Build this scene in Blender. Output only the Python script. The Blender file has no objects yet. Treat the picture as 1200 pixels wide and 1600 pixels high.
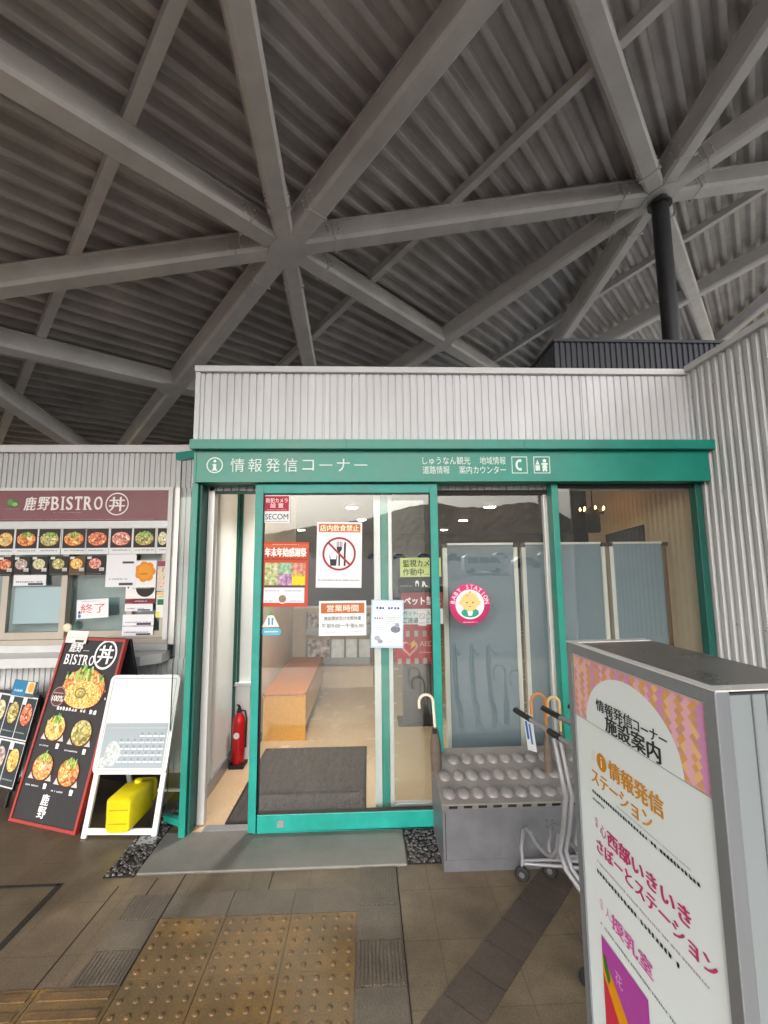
import bpy, bmesh, math, random
from mathutils import Vector, Matrix
random.seed(7)
R = math.radians
scene = bpy.context.scene
col = scene.collection

# ------------------------------------------------------------------ camera
cam_d = bpy.data.cameras.new("camera")
cam = bpy.data.objects.new("camera", cam_d)
col.objects.link(cam)
cam_d.sensor_fit = 'VERTICAL'
cam_d.sensor_height = 24.0
cam_d.lens = 697.0 / 1600.0 * 24.0
cam_d.clip_start = 0.05
cam_d.clip_end = 4000
_p, _r, _y = R(6.66), R(-0.56), R(-2.2)
_Rx = Matrix.Rotation(_p, 3, 'X')
_Rz = Matrix.Rotation(_y, 3, 'Z')
_B = Matrix(((1, 0, 0), (0, 0, -1), (0, 1, 0)))
_Rr = Matrix.Rotation(_r, 3, 'Z')
cam.matrix_world = Matrix.Translation((0, 0, 1.6)) @ (_Rz @ _Rx @ _B @ _Rr).to_4x4()
scene.camera = cam

# ------------------------------------------------------------------ world, sun, exposure
SUN_EL, SUN_ROT = R(38), R(200)
world = bpy.data.worlds.new("World")
scene.world = world
world.use_nodes = True
wn, wl = world.node_tree.nodes, world.node_tree.links
wn.clear()
sky = wn.new('ShaderNodeTexSky')
sky.sky_type = 'NISHITA'
sky.sun_disc = False
sky.sun_elevation = SUN_EL
sky.sun_rotation = SUN_ROT
sky.air_density = 1.6
sky.dust_density = 6.0
sky.ozone_density = 1.0
hs = wn.new('ShaderNodeHueSaturation')
hs.inputs['Saturation'].default_value = 0.38
bg = wn.new('ShaderNodeBackground')
bg.inputs['Strength'].default_value = 0.15
wo = wn.new('ShaderNodeOutputWorld')
wl.new(sky.outputs[0], hs.inputs['Color'])
wl.new(hs.outputs[0], bg.inputs['Color'])
wl.new(bg.outputs[0], wo.inputs['Surface'])

sun_d = bpy.data.lights.new("sun", 'SUN')
sun_d.energy = 1.0
sun_d.angle = R(20)
sun_d.color = (1.0, 0.985, 0.97)
sun = bpy.data.objects.new("sun", sun_d)
col.objects.link(sun)
# sky sun direction: rotation measured from +Y towards +X
_sd = Vector((math.sin(SUN_ROT) * math.cos(SUN_EL), math.cos(SUN_ROT) * math.cos(SUN_EL), math.sin(SUN_EL)))
sun.rotation_euler = (-_sd).to_track_quat('-Z', 'Y').to_euler()

scene.view_settings.view_transform = 'Standard'
scene.view_settings.look = 'None'
scene.view_settings.exposure = 2.25
scene.view_settings.gamma = 1.0
scene.render.engine = 'CYCLES'
scene.cycles.use_denoising = True
scene.cycles.max_bounces = 10
scene.cycles.diffuse_bounces = 6
scene.cycles.transparent_max_bounces = 16
scene.cycles.sample_clamp_indirect = 6.0
scene.cycles.caustics_reflective = False
scene.cycles.caustics_refractive = False

# ------------------------------------------------------------------ materials
def s2l(c):
    c = c / 255.0
    return c / 12.92 if c <= 0.04045 else ((c + 0.055) / 1.055) ** 2.4
def lin(rgb):
    return (s2l(rgb[0]), s2l(rgb[1]), s2l(rgb[2]), 1.0)

MATS = {}
def mat(name, rgb, rough=0.6, metal=0.0, var=0.0, scale=8.0, bump=0.0, bscale=None, stretch=None, spec=0.5):
    """Principled material with a noise variation of colour, roughness and surface."""
    if name in MATS:
        return MATS[name]
    m = bpy.data.materials.new(name)
    m.use_nodes = True
    n, l = m.node_tree.nodes, m.node_tree.links
    b = n['Principled BSDF']
    c = lin(rgb)
    b.inputs['Base Color'].default_value = c
    b.inputs['Roughness'].default_value = rough
    b.inputs['Metallic'].default_value = metal
    b.inputs['Specular IOR Level'].default_value = spec
    if var or bump:
        tc = n.new('ShaderNodeTexCoord')
        mp = n.new('ShaderNodeMapping')
        l.new(tc.outputs['Object'], mp.inputs['Vector'])
        if stretch:
            mp.inputs['Scale'].default_value = stretch
        if var:
            nz = n.new('ShaderNodeTexNoise')
            nz.inputs['Scale'].default_value = scale
            nz.inputs['Detail'].default_value = 6
            nz.inputs['Roughness'].default_value = 0.65
            l.new(mp.outputs[0], nz.inputs['Vector'])
            rp = n.new('ShaderNodeValToRGB')
            rp.color_ramp.elements[0].position = 0.3
            rp.color_ramp.elements[1].position = 0.7
            rp.color_ramp.elements[0].color = tuple(max(0, x * (1 - var)) for x in c[:3]) + (1,)
            rp.color_ramp.elements[1].color = tuple(min(1, x * (1 + var)) for x in c[:3]) + (1,)
            l.new(nz.outputs['Fac'], rp.inputs['Fac'])
            l.new(rp.outputs[0], b.inputs['Base Color'])
            mr = n.new('ShaderNodeMapRange')
            mr.inputs['To Min'].default_value = max(0.03, rough - 0.12)
            mr.inputs['To Max'].default_value = min(1, rough + 0.12)
            l.new(nz.outputs['Fac'], mr.inputs['Value'])
            l.new(mr.outputs[0], b.inputs['Roughness'])
        if bump:
            nb = n.new('ShaderNodeTexNoise')
            nb.inputs['Scale'].default_value = bscale or scale * 6
            nb.inputs['Detail'].default_value = 4
            l.new(mp.outputs[0], nb.inputs['Vector'])
            bp = n.new('ShaderNodeBump')
            bp.inputs['Strength'].default_value = bump
            bp.inputs['Distance'].default_value = 0.01
            l.new(nb.outputs['Fac'], bp.inputs['Height'])
            l.new(bp.outputs[0], b.inputs['Normal'])
    MATS[name] = m
    return m

def ink(rgb):
    k = "ink_%02x%02x%02x" % tuple(rgb)
    return mat(k, rgb, 0.55, spec=0.3)

def mottled(name, cols, scale=60, rough=0.5, stretch=None):
    """Noise-broken print of several colours (food photographs, leaflets)."""
    if name in MATS:
        return MATS[name]
    m = bpy.data.materials.new(name)
    m.use_nodes = True
    n, l = m.node_tree.nodes, m.node_tree.links
    b = n['Principled BSDF']
    b.inputs['Roughness'].default_value = rough
    tc = n.new('ShaderNodeTexCoord')
    mp = n.new('ShaderNodeMapping')
    if stretch:
        mp.inputs['Scale'].default_value = stretch
    nz = n.new('ShaderNodeTexNoise')
    nz.inputs['Scale'].default_value = scale
    nz.inputs['Detail'].default_value = 3
    rp = n.new('ShaderNodeValToRGB')
    l.new(tc.outputs['Object'], mp.inputs['Vector'])
    l.new(mp.outputs[0], nz.inputs['Vector'])
    l.new(nz.outputs['Fac'], rp.inputs['Fac'])
    l.new(rp.outputs[0], b.inputs['Base Color'])
    e = rp.color_ramp.elements
    k = len(cols)
    e[0].position = 0.32
    e[0].color = lin(cols[0])
    e[1].position = 0.68
    e[1].color = lin(cols[-1])
    for i in range(1, k - 1):
        q = e.new(0.32 + 0.36 * i / (k - 1))
        q.color = lin(cols[i])
    MATS[name] = m
    return m

def glass(name, tint=(0.95, 0.975, 0.97), ior=1.62, rough=0.0):
    if name in MATS:
        return MATS[name]
    m = bpy.data.materials.new(name)
    m.use_nodes = True
    n, l = m.node_tree.nodes, m.node_tree.links
    n.remove(n['Principled BSDF'])
    o = n['Material Output']
    fr = n.new('ShaderNodeFresnel')
    fr.inputs['IOR'].default_value = ior
    tr = n.new('ShaderNodeBsdfTransparent')
    tr.inputs['Color'].default_value = tint + (1,)
    gl = n.new('ShaderNodeBsdfGlossy')
    gl.inputs['Roughness'].default_value = rough
    mx = n.new('ShaderNodeMixShader')
    # the same reflectance from both sides of the pane
    ge = n.new('ShaderNodeNewGeometry')
    inv = n.new('ShaderNodeMath'); inv.operation = 'MULTIPLY_ADD'
    inv.inputs[1].default_value = -(ior - 1 / ior)
    inv.inputs[2].default_value = ior
    l.new(ge.outputs['Backfacing'], inv.inputs[0])
    l.new(inv.outputs[0], fr.inputs['IOR'])
    l.new(fr.outputs[0], mx.inputs[0])
    l.new(tr.outputs[0], mx.inputs[1])
    l.new(gl.outputs[0], mx.inputs[2])
    l.new(mx.outputs[0], o.inputs['Surface'])
    MATS[name] = m
    return m

def emit(name, rgb, strength):
    m = bpy.data.materials.new(name)
    m.use_nodes = True
    b = m.node_tree.nodes['Principled BSDF']
    b.inputs['Base Color'].default_value = lin(rgb)
    b.inputs['Emission Color'].default_value = lin(rgb)
    b.inputs['Emission Strength'].default_value = strength
    MATS[name] = m
    return m

M_clad = mat("white_cladding", (208, 208, 214), 0.45, var=0.13, scale=3.0, bump=0.04, stretch=(1, 1, 0.25))
M_cladR = mat("right_cladding", (194, 196, 201), 0.45, var=0.10, scale=2.5, bump=0.05, stretch=(1, 1, 0.2))
M_cladS = mat("kiosk_cladding", (194, 196, 199), 0.5, var=0.15, scale=2.5, bump=0.05, stretch=(1, 1, 0.25))
M_coping = mat("coping_metal", (205, 205, 208), 0.4, var=0.06, scale=4)
M_green = mat("green_paint", (22, 130, 116), 0.38, var=0.16, scale=4, bump=0.02)
M_greenleaf = mat("green_door_paint", (22, 142, 132), 0.45, var=0.18, scale=7, bump=0.06, bscale=240)
M_greendk = mat("dark_green_paint_and_shade", (14, 84, 74), 0.5, var=0.1)
M_alu = mat("brushed_aluminium", (205, 204, 204), 0.42, 0.35, var=0.06, scale=5, stretch=(1, 1, 0.1))
M_alud = mat("dull_aluminium", (150, 152, 156), 0.4, 0.5, var=0.10, scale=6, stretch=(1, 1, 0.15))
M_white = mat("white_paint", (236, 236, 236), 0.5, var=0.04, scale=5)
M_black = mat("black_rubber", (24, 24, 26), 0.6, var=0.1)
M_seal = mat("dark_seal", (40, 36, 36), 0.7)
M_deck = mat("roof_deck_metal", (194, 190, 188), 0.5, var=0.24, scale=1.6, bump=0.03, bscale=30)
M_beam = mat("beam_paint", (212, 209, 207), 0.5, var=0.15, scale=2.2, bump=0.03, bscale=60)
M_darkclad = mat("dark_cladding", (62, 64, 74), 0.5, var=0.1, scale=3)
M_coldark = mat("dark_column_paint", (44, 44, 50), 0.45, var=0.12, scale=4)
M_glass = glass("door_glass")
M_glassk = glass("kiosk_glass", (0.88, 0.93, 0.93), 1.6)
M_conc = mat("threshold_concrete", (102, 101, 97), 0.5, var=0.32, scale=2.2, bump=0.15, bscale=90)
M_intfloor = mat("hall_floor_tile", (192, 166, 134), 0.25, var=0.02, scale=4)
M_intwall = mat("hall_wall", (190, 180, 170), 0.7, var=0.05)
M_beige = mat("beige_wall", (206, 184, 156), 0.7, var=0.06)
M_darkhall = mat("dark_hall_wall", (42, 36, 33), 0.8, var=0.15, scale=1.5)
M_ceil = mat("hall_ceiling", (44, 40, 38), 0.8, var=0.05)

# ------------------------------------------------------------------ mesh builder
class MB:
    def __init__(s):
        s.v, s.f, s.m, s.sm, s.mats = [], [], [], [], []
    def mi(s, m):
        if m not in s.mats:
            s.mats.append(m)
        return s.mats.index(m)
    def add(s, vs, fs, m, smooth=False):
        o = len(s.v)
        s.v += [Vector(p) for p in vs]
        k = s.mi(m)
        for f in fs:
            s.f.append([o + i for i in f]); s.m.append(k); s.sm.append(smooth)
        return s
    def box(s, x0, x1, y0, y1, z0, z1, m, M=None):
        vs = [Vector((x, y, z)) for z in (z0, z1) for y in (y0, y1) for x in (x0, x1)]
        if M is not None:
            vs = [M @ v for v in vs]
        return s.add(vs, [(0, 2, 3, 1), (4, 5, 7, 6), (0, 1, 5, 4), (2, 6, 7, 3), (0, 4, 6, 2), (1, 3, 7, 5)], m)
    def quad(s, a, b, c, d, m):
        return s.add([a, b, c, d], [(0, 1, 2, 3)], m)
    def prism(s, pts, off, m, smooth=False):
        """closed outline pts (3-D) extruded by vector off"""
        n = len(pts)
        vs = [Vector(p) for p in pts] + [Vector(p) + Vector(off) for p in pts]
        fs = [tuple(range(n))[::-1], tuple(range(n, 2 * n))]
        s.add(vs, fs, m)
        s.add(vs, [(i, (i + 1) % n, n + (i + 1) % n, n + i) for i in range(n)], m, smooth)
        return s
    def bar(s, a, b, w, h, m, up=(0, 0, 1)):
        """box along a-b, width w across, from 0 to h along up"""
        a, b, up = Vector(a), Vector(b), Vector(up).normalized()
        d = (b - a).normalized()
        r = d.cross(up).normalized() * (w / 2)
        u = up * h
        vs = [a - r, a + r, b + r, b - r, a - r + u, a + r + u, b + r + u, b - r + u]
        return s.add(vs, [(0, 1, 2, 3), (4, 7, 6, 5), (0, 4, 5, 1), (1, 5, 6, 2), (2, 6, 7, 3), (3, 7, 4, 0)], m)
    def tube(s, pts, r, m, seg=10, rs=None, caps=True):
        pts = [Vector(p) for p in pts]
        n = len(pts)
        rings = []
        ref = None
        for i, p in enumerate(pts):
            d = (pts[min(i + 1, n - 1)] - pts[max(i - 1, 0)]).normalized()
            if ref is None:
                ref = Vector((0, 0, 1)) if abs(d.z) < 0.9 else Vector((1, 0, 0))
            a = (ref - d * ref.dot(d)).normalized()
            ref = a
            b = d.cross(a)
            rr = rs[i] if rs else r
            rings.append([p + (a * math.cos(t) + b * math.sin(t)) * rr for t in [2 * math.pi * k / seg for k in range(seg)]])
        vs = [q for rg in rings for q in rg]
        fs = []
        for i in range(n - 1):
            for k in range(seg):
                k2 = (k + 1) % seg
                fs.append((i * seg + k, i * seg + k2, (i + 1) * seg + k2, (i + 1) * seg + k))
        s.add(vs, fs, m, True)
        if caps:
            s.add(rings[0], [tuple(range(seg))[::-1]], m)
            s.add(rings[-1], [tuple(range(seg))], m)
        return s
    def lathe(s, prof, c, m, seg=20, axis=(0, 0, 1)):
        """prof: (radius, height) pairs about an axis through c"""
        q = Vector((0, 0, 1)).rotation_difference(Vector(axis)).to_matrix()
        c = Vector(c)
        vs = []
        for r, h in prof:
            for k in range(seg):
                t = 2 * math.pi * k / seg
                vs.append(c + q @ Vector((r * math.cos(t), r * math.sin(t), h)))
        fs = []
        for i in range(len(prof) - 1):
            for k in range(seg):
                k2 = (k + 1) % seg
                fs.append((i * seg + k, i * seg + k2, (i + 1) * seg + k2, (i + 1) * seg + k))
        s.add(vs, fs, m, True)
        n = len(prof)
        if prof[0][0] > 1e-5:
            s.add(vs[:seg], [tuple(range(seg))[::-1]], m)
        if prof[-1][0] > 1e-5:
            s.add(vs[(n - 1) * seg:], [tuple(range(seg))], m)
        return s
    def corrug(s, o, u, v, nrm, W, prof, m):
        """profiled sheet: o corner, u across direction (unit), v full length vector, nrm outward normal;
        prof: (fraction, depth) list over one pitch given as prof=(pitch, [(f,d),...])"""
        o, u, v, nrm = Vector(o), Vector(u), Vector(v), Vector(nrm)
        pitch, pp = prof
        line = []
        k = 0
        while True:
            done = False
            for f, d in pp:
                x = (k + f) * pitch
                if x > W:
                    done = True
                    break
                line.append((x, d))
            if done:
                break
            k += 1
        line.append((W, line[-1][1]))
        vs = []
        for x, d in line:
            vs.append(o + u * x + nrm * d)
        n = len(vs)
        vs += [p + v for p in vs]
        return s.add(vs, [(i, i + 1, n + i + 1, n + i) for i in range(n - 1)], m)
    def build(s, name, parent=None, base=None, bevel=0.0, bseg=2):
        me = bpy.data.meshes.new(name)
        xs = [p.x for p in s.v]; ys = [p.y for p in s.v]; zs = [p.z for p in s.v]
        c = Vector(base) if base is not None else Vector(((min(xs) + max(xs)) / 2, (min(ys) + max(ys)) / 2, min(zs)))
        me.from_pydata([p - c for p in s.v], [], s.f)
        for m in s.mats:
            me.materials.append(m)
        me.polygons.foreach_set('material_index', s.m)
        me.polygons.foreach_set('use_smooth', s.sm)
        me.update()
        o = bpy.data.objects.new(name, me)
        col.objects.link(o)
        o.location = c
        if parent is not None:
            o.parent = parent
            pw = parent.location.copy()
            if parent.parent is not None:
                pw = pw + parent.parent.location
            o.location = c - pw
        if bevel:
            bm = bmesh.new(); bm.from_mesh(me)
            bmesh.ops.remove_doubles(bm, verts=bm.verts, dist=1e-5)
            ed = [e for e in bm.edges if len(e.link_faces) == 2 and e.calc_face_angle(0) > 0.6]
            bmesh.ops.bevel(bm, geom=ed, offset=bevel, segments=bseg, affect='EDGES', profile=0.5)
            bm.to_mesh(me); bm.free()
        return o

def tag(o, label=None, cat=None, group=None, kind=None):
    if label: o['label'] = label
    if cat: o['category'] = cat
    if group: o['group'] = group
    if kind: o['kind'] = kind
    return o
def thing(name, loc, label, cat, group=None):
    o = bpy.data.objects.new(name, None)
    o.empty_display_size = 0.1
    col.objects.link(o)
    o.location = loc
    return tag(o, label, cat, group)
def copy_tree(o, parent=None):
    c = o.copy()
    col.objects.link(c)
    if parent is not None:
        c.parent = parent
    for ch in list(o.children):
        copy_tree(ch, c)
    return c

# ------------------------------------------------------------------ flat printed sheets with lettering
_txt = {}
def glyphs(s, bold):
    k = (s, bold)
    if k in _txt:
        return _txt[k]
    cu = bpy.data.curves.new('lettering', 'FONT')
    cu.body = s
    cu.size = 1.0
    cu.resolution_u = 3
    cu.offset = bold
    ob = bpy.data.objects.new('lettering', cu)
    col.objects.link(ob)
    bpy.context.view_layer.update()
    dg = bpy.context.evaluated_depsgraph_get()
    me = bpy.data.meshes.new_from_object(ob.evaluated_get(dg))
    vs = [(v.co.x, v.co.y) for v in me.vertices]
    fs = [tuple(p.vertices) for p in me.polygons]
    bpy.data.objects.remove(ob)
    bpy.data.curves.remove(cu)
    bpy.data.meshes.remove(me)
    x0 = min(v[0] for v in vs); x1 = max(v[0] for v in vs)
    y0 = min(v[1] for v in vs); y1 = max(v[1] for v in vs)
    _txt[k] = ([(x - (x0 + x1) / 2, y - (y0 + y1) / 2) for x, y in vs], fs, x1 - x0, y1 - y0)
    return _txt[k]

class Sheet:
    """A flat printed thing: origin, right and up directions; layers rise towards the reader."""
    STEP = 0.0007
    def __init__(s, o, u=(1, 0, 0), v=(0, 0, 1), mb=None):
        s.o, s.u, s.v = Vector(o), Vector(u).normalized(), Vector(v).normalized()
        s.n = s.u.cross(s.v).normalized()
        s.mb = mb or MB()
    def P(s, x, y, l=0):
        return s.o + s.u * x + s.v * y + s.n * (l * s.STEP)
    def turn(s, cx, cy, deg):
        """rotate the sheet in its own plane about (cx, cy)"""
        c = s.P(cx, cy)
        q = Matrix.Rotation(R(deg), 3, s.n)
        s.u, s.v = q @ s.u, q @ s.v
        s.o = c - s.u * cx - s.v * cy
        return s
    def base(s, x0, y0, x1, y1, rgb, th=0.0015, m=None):
        pts = [s.P(x0, y0), s.P(x1, y0), s.P(x1, y1), s.P(x0, y1)]
        s.mb.prism([p - s.n * th for p in pts], s.n * th, m or ink(rgb))
        return s
    def poly(s, pts, rgb, l=1, m=None):
        s.mb.add([s.P(x, y, l) for x, y in pts], [tuple(range(len(pts)))], m or ink(rgb))
        return s
    def rect(s, x0, y0, x1, y1, rgb, l=1, m=None):
        return s.poly([(x0, y0), (x1, y0), (x1, y1), (x0, y1)], rgb, l, m)
    def frame(s, x0, y0, x1, y1, w, rgb, l=2):
        s.rect(x0, y0, x1, y0 + w, rgb, l); s.rect(x0, y1 - w, x1, y1, rgb, l)
        s.rect(x0, y0 + w, x0 + w, y1 - w, rgb, l); s.rect(x1 - w, y0 + w, x1, y1 - w, rgb, l)
        return s
    def disc(s, cx, cy, rx, ry, rgb, l=1, m=None, seg=28, a0=0, a1=360, deg=0):
        ct, st = math.cos(R(deg)), math.sin(R(deg))
        pts = []
        full = abs(a1 - a0) >= 360
        k = seg if full else seg + 1
        for i in range(k):
            t = R(a0 + (a1 - a0) * i / seg)
            x, y = rx * math.cos(t), ry * math.sin(t)
            pts.append((cx + x * ct - y * st, cy + x * st + y * ct))
        return s.poly(pts, rgb, l, m)
    def ring(s, cx, cy, r, w, rgb, l=2, ry=None, seg=36):
        ry = ry or r
        vs, fs = [], []
        for i in range(seg):
            t = 2 * math.pi * i / seg
            vs.append(s.P(cx + r * math.cos(t), cy + ry * math.sin(t), l))
            vs.append(s.P(cx + (r - w) * math.cos(t), cy + (ry - w) * math.sin(t), l))
        for i in range(seg):
            j = (i + 1) % seg
            fs.append((2 * i, 2 * j, 2 * j + 1, 2 * i + 1))
        s.mb.add(vs, fs, ink(rgb))
        return s
    def line(s, x0, y0, x1, y1, w, rgb, l=2):
        dx, dy = x1 - x0, y1 - y0
        k = math.hypot(dx, dy)
        nx, ny = -dy / k * w / 2, dx / k * w / 2
        return s.poly([(x0 - nx, y0 - ny), (x1 - nx, y1 - ny), (x1 + nx, y1 + ny), (x0 + nx, y0 + ny)], rgb, l)
    def text(s, body, cx, cy, h, rgb, w=None, bold=0.0, l=2, deg=0, shear=0.0):
        vs, fs, bw, bh = glyphs(body, 0.0)
        sy = h / bh
        sx = (w / bw) if w else sy
        ct, st = math.cos(R(deg)), math.sin(R(deg))
        # heavier weight: the outline laid down again, shifted by a hair
        em = h if len(body) > 1 or h > 0.02 else 0.03
        shifts = [(0, 0)] if bold < 0.008 else [(-bold * em, -bold * em * 0.4), (bold * em, bold * em * 0.4)]
        if bold >= 0.025: shifts.append((0, 0))
        for k, (ox, oy) in enumerate(shifts):
            out = []
            for x, y in vs:
                x, y = x * sx + y * sy * shear + ox, y * sy + oy
                out.append(s.P(cx + x * ct - y * st, cy + x * st + y * ct, l + 0.1 * k))
            s.mb.add(out, fs, ink(rgb))
        return s
    def vtext(s, body, cx, ytop, h, rgb, l=2, bold=0.0, gap=1.1):
        for i, ch in enumerate(body):
            s.text(ch, cx, ytop - h * (0.5 + i * gap), h, rgb, bold=bold, l=l)
        return s
    def lines(s, x0, y0, x1, y1, rows, rgb, l=2, fill=0.5, seed=1):
        """lines of print too small to read: broken strokes"""
        rg = random.Random(seed)
        p = (y1 - y0) / rows
        for r in range(rows):
            yy = y1 - (r + 0.5) * p
            x = x0
            end = x1 - (x1 - x0) * (rg.random() * 0.25 if r % 2 else 0.0)
            ch = p * fill
        while x < end - ch * 0.5:
            if rg.random() < 0.07:
                x += ch * 0.9
                continue
            cw = ch * rg.uniform(0.75, 1.0)
            t = ch * 0.34
            if ch < 0.0045:
                s.rect(x, yy - ch / 2, x + cw, yy + ch / 2, rgb, l)
            else:
                for q in range(rg.choice((2, 3, 3))):
                    yq = yy - ch / 2 + (ch - t) * (q + rg.uniform(0, 0.5)) / 3.0
                    s.rect(x + cw * rg.uniform(0, 0.2), yq, x + cw * rg.uniform(0.7, 1.0), yq + t, rgb, l)
                for q in range(rg.choice((1, 2, 2))):
                    xq = x + (cw - t) * rg.uniform(0.05, 0.95)
                    s.rect(xq, yy - ch / 2 * rg.uniform(0.6, 1), xq + t, yy + ch / 2 * rg.uniform(0.6, 1), rgb, l + 0.15)
            x += ch * 1.12
        return s
    def build(s, name, parent=None, **k):
        return s.mb.build(name, parent, **k)

def serif_word(sh, word, x0, y, h, w, rgb, l=2, shear=0.0):
    """heavy roman capitals: sans strokes with slab serifs added"""
    adv = {'B': 0.72, 'I': 0.42, 'S': 0.62, 'T': 0.72, 'R': 0.76, 'O': 0.82}
    tot = sum(adv[c] for c in word)
    k = w / tot
    x = x0
    t = h * 0.07
    for c in word:
        a = adv[c] * k
        cx = x + a / 2
        gw = a * (0.22 if c == 'I' else 0.74)
        sh.text(c, cx, y, h, rgb, w=gw, bold=0.03, l=l)
        lft = cx - gw / 2
        def ser(xa, xb, yy):
            sh.rect(xa, yy, xb, yy + t, rgb, l + 0.3)
        if c in 'BR':
            ser(lft - a * 0.1, lft + a * 0.3, y - h / 2); ser(lft - a * 0.1, lft + a * 0.2, y + h / 2 - t)
        if c == 'R':
            ser(cx + gw * 0.22, cx + gw * 0.62, y - h / 2)
        if c == 'I':
            ser(cx - a * 0.4, cx + a * 0.4, y - h / 2); ser(cx - a * 0.4, cx + a * 0.4, y + h / 2 - t)
        if c == 'T':
            ser(cx - a * 0.24, cx + a * 0.24, y - h / 2)
            sh.rect(cx - gw / 2, y + h * 0.27, cx - gw / 2 + t, y + h / 2, rgb, l + 0.3)
            sh.rect(cx + gw / 2 - t, y + h * 0.27, cx + gw / 2, y + h / 2, rgb, l + 0.3)
        x += a

FOOD = {
    'orange': [(120, 50, 20), (205, 105, 40), (235, 160, 80), (250, 215, 160)],
    'gold': [(150, 90, 30), (215, 150, 60), (240, 200, 110), (250, 235, 180)],
    'red': [(110, 35, 30), (190, 80, 55), (225, 130, 90), (250, 210, 170)],
    'pink': [(120, 50, 50), (200, 110, 100), (235, 165, 150), (250, 225, 210)],
    'olive': [(80, 75, 35), (150, 140, 70), (190, 180, 110), (235, 225, 180)],
    'grey': [(70, 60, 60), (150, 130, 130), (200, 185, 180), (240, 230, 225)],
    'pale': [(120, 110, 70), (185, 180, 130), (220, 215, 175), (245, 240, 220)],
}
def food(sh, cx, cy, rx, ry, kind, green=True, l=2, rim=True):
    """a bowl of food: rim, mottled filling, overlapping slices and a heap of chopped leaves"""
    rg = random.Random(int(cx * 1e4) * 7 + int(cy * 1e4))
    if rim:
        sh.disc(cx, cy, rx * 1.12, ry * 1.1, (58, 24, 20), l, seg=22)
        sh.disc(cx, cy + ry * 0.02, rx * 1.05, ry * 1.03, (96, 40, 30), l + 0.5, seg=22)
    sh.disc(cx, cy + ry * 0.06, rx, ry, (0, 0, 0), l + 1, m=mottled('dish_' + kind, FOOD[kind], 120 if rx < 0.06 else 60), seg=22)
    for i in range(16):
        a, d = rg.uniform(0, 6.283), rg.uniform(0, 0.68) ** 0.7
        c = list(rg.choice(FOOD[kind][1:]))
        k = rg.uniform(0.75, 1.1)
        c = tuple(max(0, min(255, int(v * k / 12) * 12)) for v in c)
        sh.disc(cx + rx * d * math.cos(a), cy + ry * (0.06 + d * math.sin(a)), rx * rg.uniform(0.12, 0.30), ry * rg.uniform(0.08, 0.2), c, l + 1.2 + i * 0.05, seg=9, deg=rg.uniform(-70, 70))
    for i in range(4):
        a, d = rg.uniform(0, 6.283), rg.uniform(0.1, 0.6)
        sh.disc(cx + rx * d * math.cos(a), cy + ry * d * math.sin(a), rx * 0.06, ry * 0.06, rg.choice([(90, 130, 60), (240, 228, 200), (150, 60, 40)]), l + 2.1, seg=6)
    if green:
        for i in range(34):
            a = rg.gauss(0, 0.36)
            bx = cx + a * rx
            by = cy + ry * rg.uniform(0.35, 1.0 - 0.5 * abs(a))
            hh = ry * rg.uniform(0.18, 0.42)
            c = rg.choice([(84, 148, 60), (120, 180, 80), (64, 124, 50), (150, 195, 100), (176, 206, 130)])
            t = rg.uniform(-0.6, 0.6)
            sh.poly([(bx - rx * 0.05, by), (bx + rx * 0.05, by), (bx + rx * 0.04 + t * hh * 0.6, by + hh), (bx - rx * 0.03 + t * hh * 0.6, by + hh * 0.9)], c, l + 2.2 + i * 0.03)

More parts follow.
